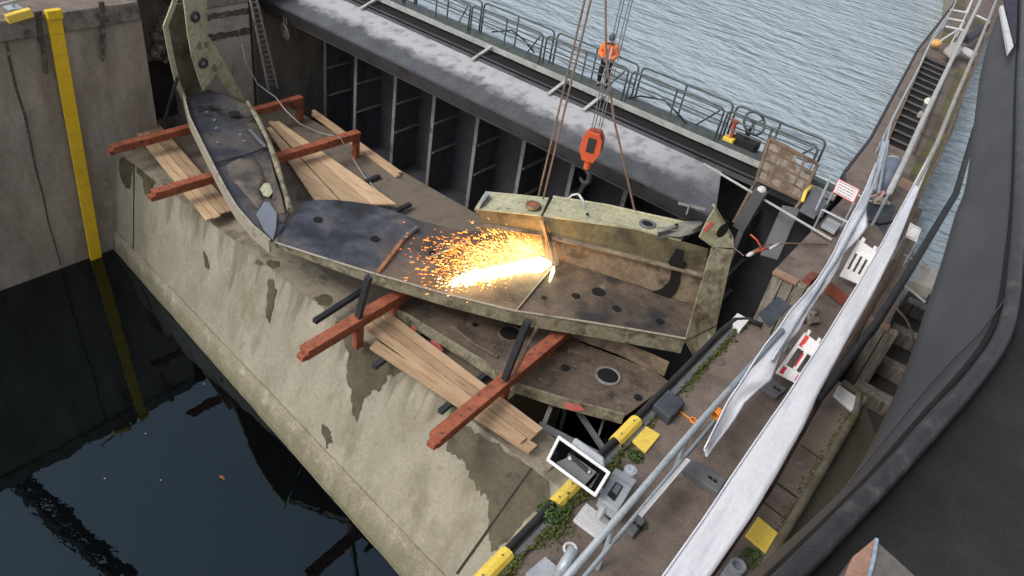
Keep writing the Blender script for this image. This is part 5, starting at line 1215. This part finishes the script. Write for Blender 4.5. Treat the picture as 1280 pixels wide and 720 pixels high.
for pa, pb in (((1188, 12), (1209, 16)), ((1209, 16), (1216, -2)), ((1185, 23), (1205, 27)), ((1182, 33), (1204, 38)), ((1220, 19), (1237, 27)), ((1177, 50), (1198, 37))):
    m = MB(); m.cyl(PZ(*pa, .8), PZ(*pb, .8), .05, 6); m.build('rail', 'white', t)
    m = MB(); p = PZ(*pb, .8); m.cyl(p, V(p.x, p.y, 0), .04, 6); m.build('post', 'white', t)
m = MB(); m.bar(PZ(1208, 50, .6), PZ(1234, 33, .6), .3, .3); solo(m, 'pier_beam', 'blackst', 'dark beam slanting across the far pier beside the ship', 'beam')
m = MB(); m.grid([[p + V(-.02, 0, .02) for p in [V(-3.0, 21.8, 0)] + farL], [p + V(-.06, 0, -2.2) for p in [V(-3.0, 21.8, 0)] + farL]], .08); solo(m, 'shaded_quay_wall', mat('wall_in_shade', (.035, .034, .042), (.06, .058, .068), 2, .7), 'pier wall in shade, coloured dark, along the basin side of the far pier', 'facing')  # side wall of the pier, its shade put into the dark colour

# black tube rail by the ship
m = MB(); m.tube([PZ(1020, 500, .85), PZ(1035, 483, .85), PZ(1095, 405, .85), PZ(1145, 325, .85), PZ(1195, 242, .85), PZ(1222, 150, .85)], .085, 10)
solo(m, 'mooring_hose', 'rubber', 'thick black hose slung between the right railing and the ship', 'hose', smooth=True)
for a, b, lab in (((1130, 318), (1162, 336), 'upper'), ((1122, 350), (1157, 378), 'lower')):
    m = MB(); m.cyl(PZ(*a, .2), PZ(*b, .2), .03, 6); solo(m, 'cross_tube', 'walkbeam', f'thin pale cross tube between black hose and ship, {lab} one', 'tube')
flat([(1140, 350), (1152, 330), (1172, 336), (1165, 362)], .05, .3, 'steel_plate', 'cap', 'brown plate sticking out of the pier beside the ship', 'plate')
m = MB(); m.tube([PZ(1120, 385, .2), PZ(1132, 398, .1), PZ(1140, 415, -.3), PZ(1143, 428, -.5)], .025, 6); solo(m, 'rope', 'rusty', 'short rusty rope hanging at the slot by the ship', 'rope', smooth=True)

# ================================================================== SHIP
ship = thing('ship', 'dark grey ship side with a thick black rubbing tube at the right edge', 'ship', V(1.5, 6, -3))
sil = [(1252, 7), (1236, 50), (1225, 95), (1219, 140), (1208, 227), (1194, 268), (1176, 330), (1159, 380), (1137, 447), (1106, 520), (1066, 595), (1022, 642), (974, 685), (930, 722), (880, 760)]
pip = [(1276, 0), (1272, 100), (1270, 200), (1267, 270), (1262, 330), (1254, 390), (1240, 430), (1212, 470), (1180, 508), (1130, 562), (1075, 620), (1028, 668), (980, 716), (930, 765)]
lowp = [PZ(*p, 6.25) for p in sil]; pipp = [PZ(*p, 6.5) for p in pip]
def smoothl(pl, n):
    out_ = []
    for i in range(n):
        k = i / (n - 1) * (len(pl) - 1); j = min(int(k), len(pl) - 2); u = k - j
        p0, p1, p2, p3 = pl[max(j - 1, 0)], pl[j], pl[j + 1], pl[min(j + 2, len(pl) - 1)]
        out_.append(.5 * ((2 * p1) + (p2 - p0) * u + (2 * p0 - 5 * p1 + 4 * p2 - p3) * u * u + (3 * p1 - p0 - 3 * p2 + p3) * u ** 3))
    return out_
lowp = smoothl(lowp, 60); pipp = smoothl(pipp, 60)
m = MB(); m.grid([[lerp(a, b, r / 6) + V(0, 0, .02 * math.sin(r / 6 * math.pi)) for a, b in zip(lowp, pipp)] for r in range(7)], .04); m.build('upper_plating', 'hull', ship, smooth=True)
m = MB(); m.grid([[V(a.x + .03 + 4.5 * k / 5, a.y, a.z - .03 - 9.2 * k / 5) for a in lowp] for k in range(6)], -.05); m.build('hull_side', 'hull', ship, smooth=True)
rad = [.055 - .002 * min(1, max(0, (i - 15) / 20)) for i in range(60)]
m = MB(); m.tube([p + V(.03, 0, .03) for p in pipp], rad, 14); m.build('rubbing_tube', 'fender', ship, smooth=True)
m = MB(); m.tube([p + (q - p).normalized() * .075 for p, q in zip(pipp, lowp)], [r * .45 for r in rad], 8); m.build('rubber_lip', 'dark', ship, smooth=True)
dk = [PZ(*p, 6.45) for p in ((1290, -20), (1288, 100), (1286, 220), (1282, 300), (1276, 360), (1262, 420), (1240, 460), (1205, 505), (1150, 565), (1090, 630), (1040, 680), (985, 735))]
dk = smoothl(dk, 40); m = MB(); m.grid([[p + V(-.1, 0, 0) for p in dk], [V(p.x + 2.5, p.y - .5, 6.45) for p in dk], [V(p.x + 7, p.y - 1, 6.5) for p in dk]], .05); m.build('deck', 'shipdeck', ship, smooth=True)
m = MB(); ws = smoothl([PZ(*p, zz) for p, zz in (((1258, 372), 6.54), ((1225, 415), 6.5), ((1190, 450), 6.46), ((1150, 495), 6.42), ((1105, 550), 6.4), ((1060, 605), 6.38))], 24)
m.tube(ws, .006, 6); m.build('weld_line', 'hull', ship, smooth=True)
m = MB(); m.slab([PZ(*p, 6.6) for p in ((1250, 8), (1254, 6), (1267, 58), (1261, 66))], .05); m.build('white_strip', 'plate', ship)
m = MB(); m.slab([PZ(*p, 6.55) for p in ((1254, -10), (1272, -10), (1270, 55), (1266, 56))], .05); m.build('recess', mat('violet_black', (.03, .022, .04), (.045, .035, .055), 2), ship)
# worn brown post cap
c = PZ(1085, 712, 6.9); q = [PZ(*p, 6.95) for p in ((1058, 712), (1066, 696), (1094, 673), (1106, 684), (1148, 722), (1140, 760), (1050, 760))]
t = thing('post_cap', 'worn brown wooden post top at the bottom edge on the ship', 'post', V(c.x, c.y, 6.45))
m = MB(); m.slab(q, .45); m.build('top', mat('worn_grey_wood', (.10, .09, .08), (.15, .135, .12), 8, .7), t, bevel=.01)
m = MB(); m.slab([PZ(*p, 6.956) for p in ((1058, 714), (1066, 696), (1094, 673), (1090, 700), (1085, 730), (1052, 735))], .02); m.build('worn_face', 'copper', t)
m = MB(); m.tube([PZ(1096, 674, 6.96), PZ(1092, 700, 6.96), PZ(1082, 735, 6.96)], .008, 6); m.build('edge', 'bluee', t)

# ================================================================== CAMERA, LIGHT
cam = bpy.data.cameras.new('camera'); co = bpy.data.objects.new('camera', cam); C.objects.link(co)
cam.sensor_width = 36; cam.lens = F / 1280 * 36; cam.clip_end = 3000; cam.clip_start = .05
mw = Matrix.Identity(4)
for i in range(3):
    mw[i][0] = M[0][i]; mw[i][1] = -M[1][i]; mw[i][2] = -M[2][i]
mw.translation = EYE; co.matrix_world = mw
bpy.context.scene.camera = co
sc = bpy.context.scene
wd = bpy.data.worlds.new('World'); sc.world = wd; wd.use_nodes = True; nt = wd.node_tree
sky = nt.nodes.new('ShaderNodeTexSky'); sky.sky_type = 'NISHITA'; sky.sun_disc = False
EL, AZ = math.radians(48), math.radians(200)
sky.sun_elevation = EL; sky.sun_rotation = AZ; sky.air_density = 1.2; sky.dust_density = 4; sky.ozone_density = 1
hs_ = nt.nodes.new('ShaderNodeHueSaturation'); hs_.inputs['Saturation'].default_value = .45
nt.links.new(sky.outputs[0], hs_.inputs['Color']); bg = nt.nodes['Background']; nt.links.new(hs_.outputs[0], bg.inputs[0]); bg.inputs[1].default_value = .15
s = bpy.data.lights.new('sun', 'SUN'); s.energy = .65; s.angle = math.radians(18); s.color = (1, .97, .92)
so = bpy.data.objects.new('sun', s); C.objects.link(so)
d = Vector((math.sin(AZ) * math.cos(EL), math.cos(AZ) * math.cos(EL), math.sin(EL))); so.rotation_euler = d.to_track_quat('Z', 'Y').to_euler(); so.location = d * 50
sc.view_settings.view_transform = 'Standard'; sc.view_settings.look = 'None'; sc.view_settings.exposure = 0.28; sc.view_settings.gamma = 1
for o in bpy.data.objects:
    if '_o' in o: del o['_o']
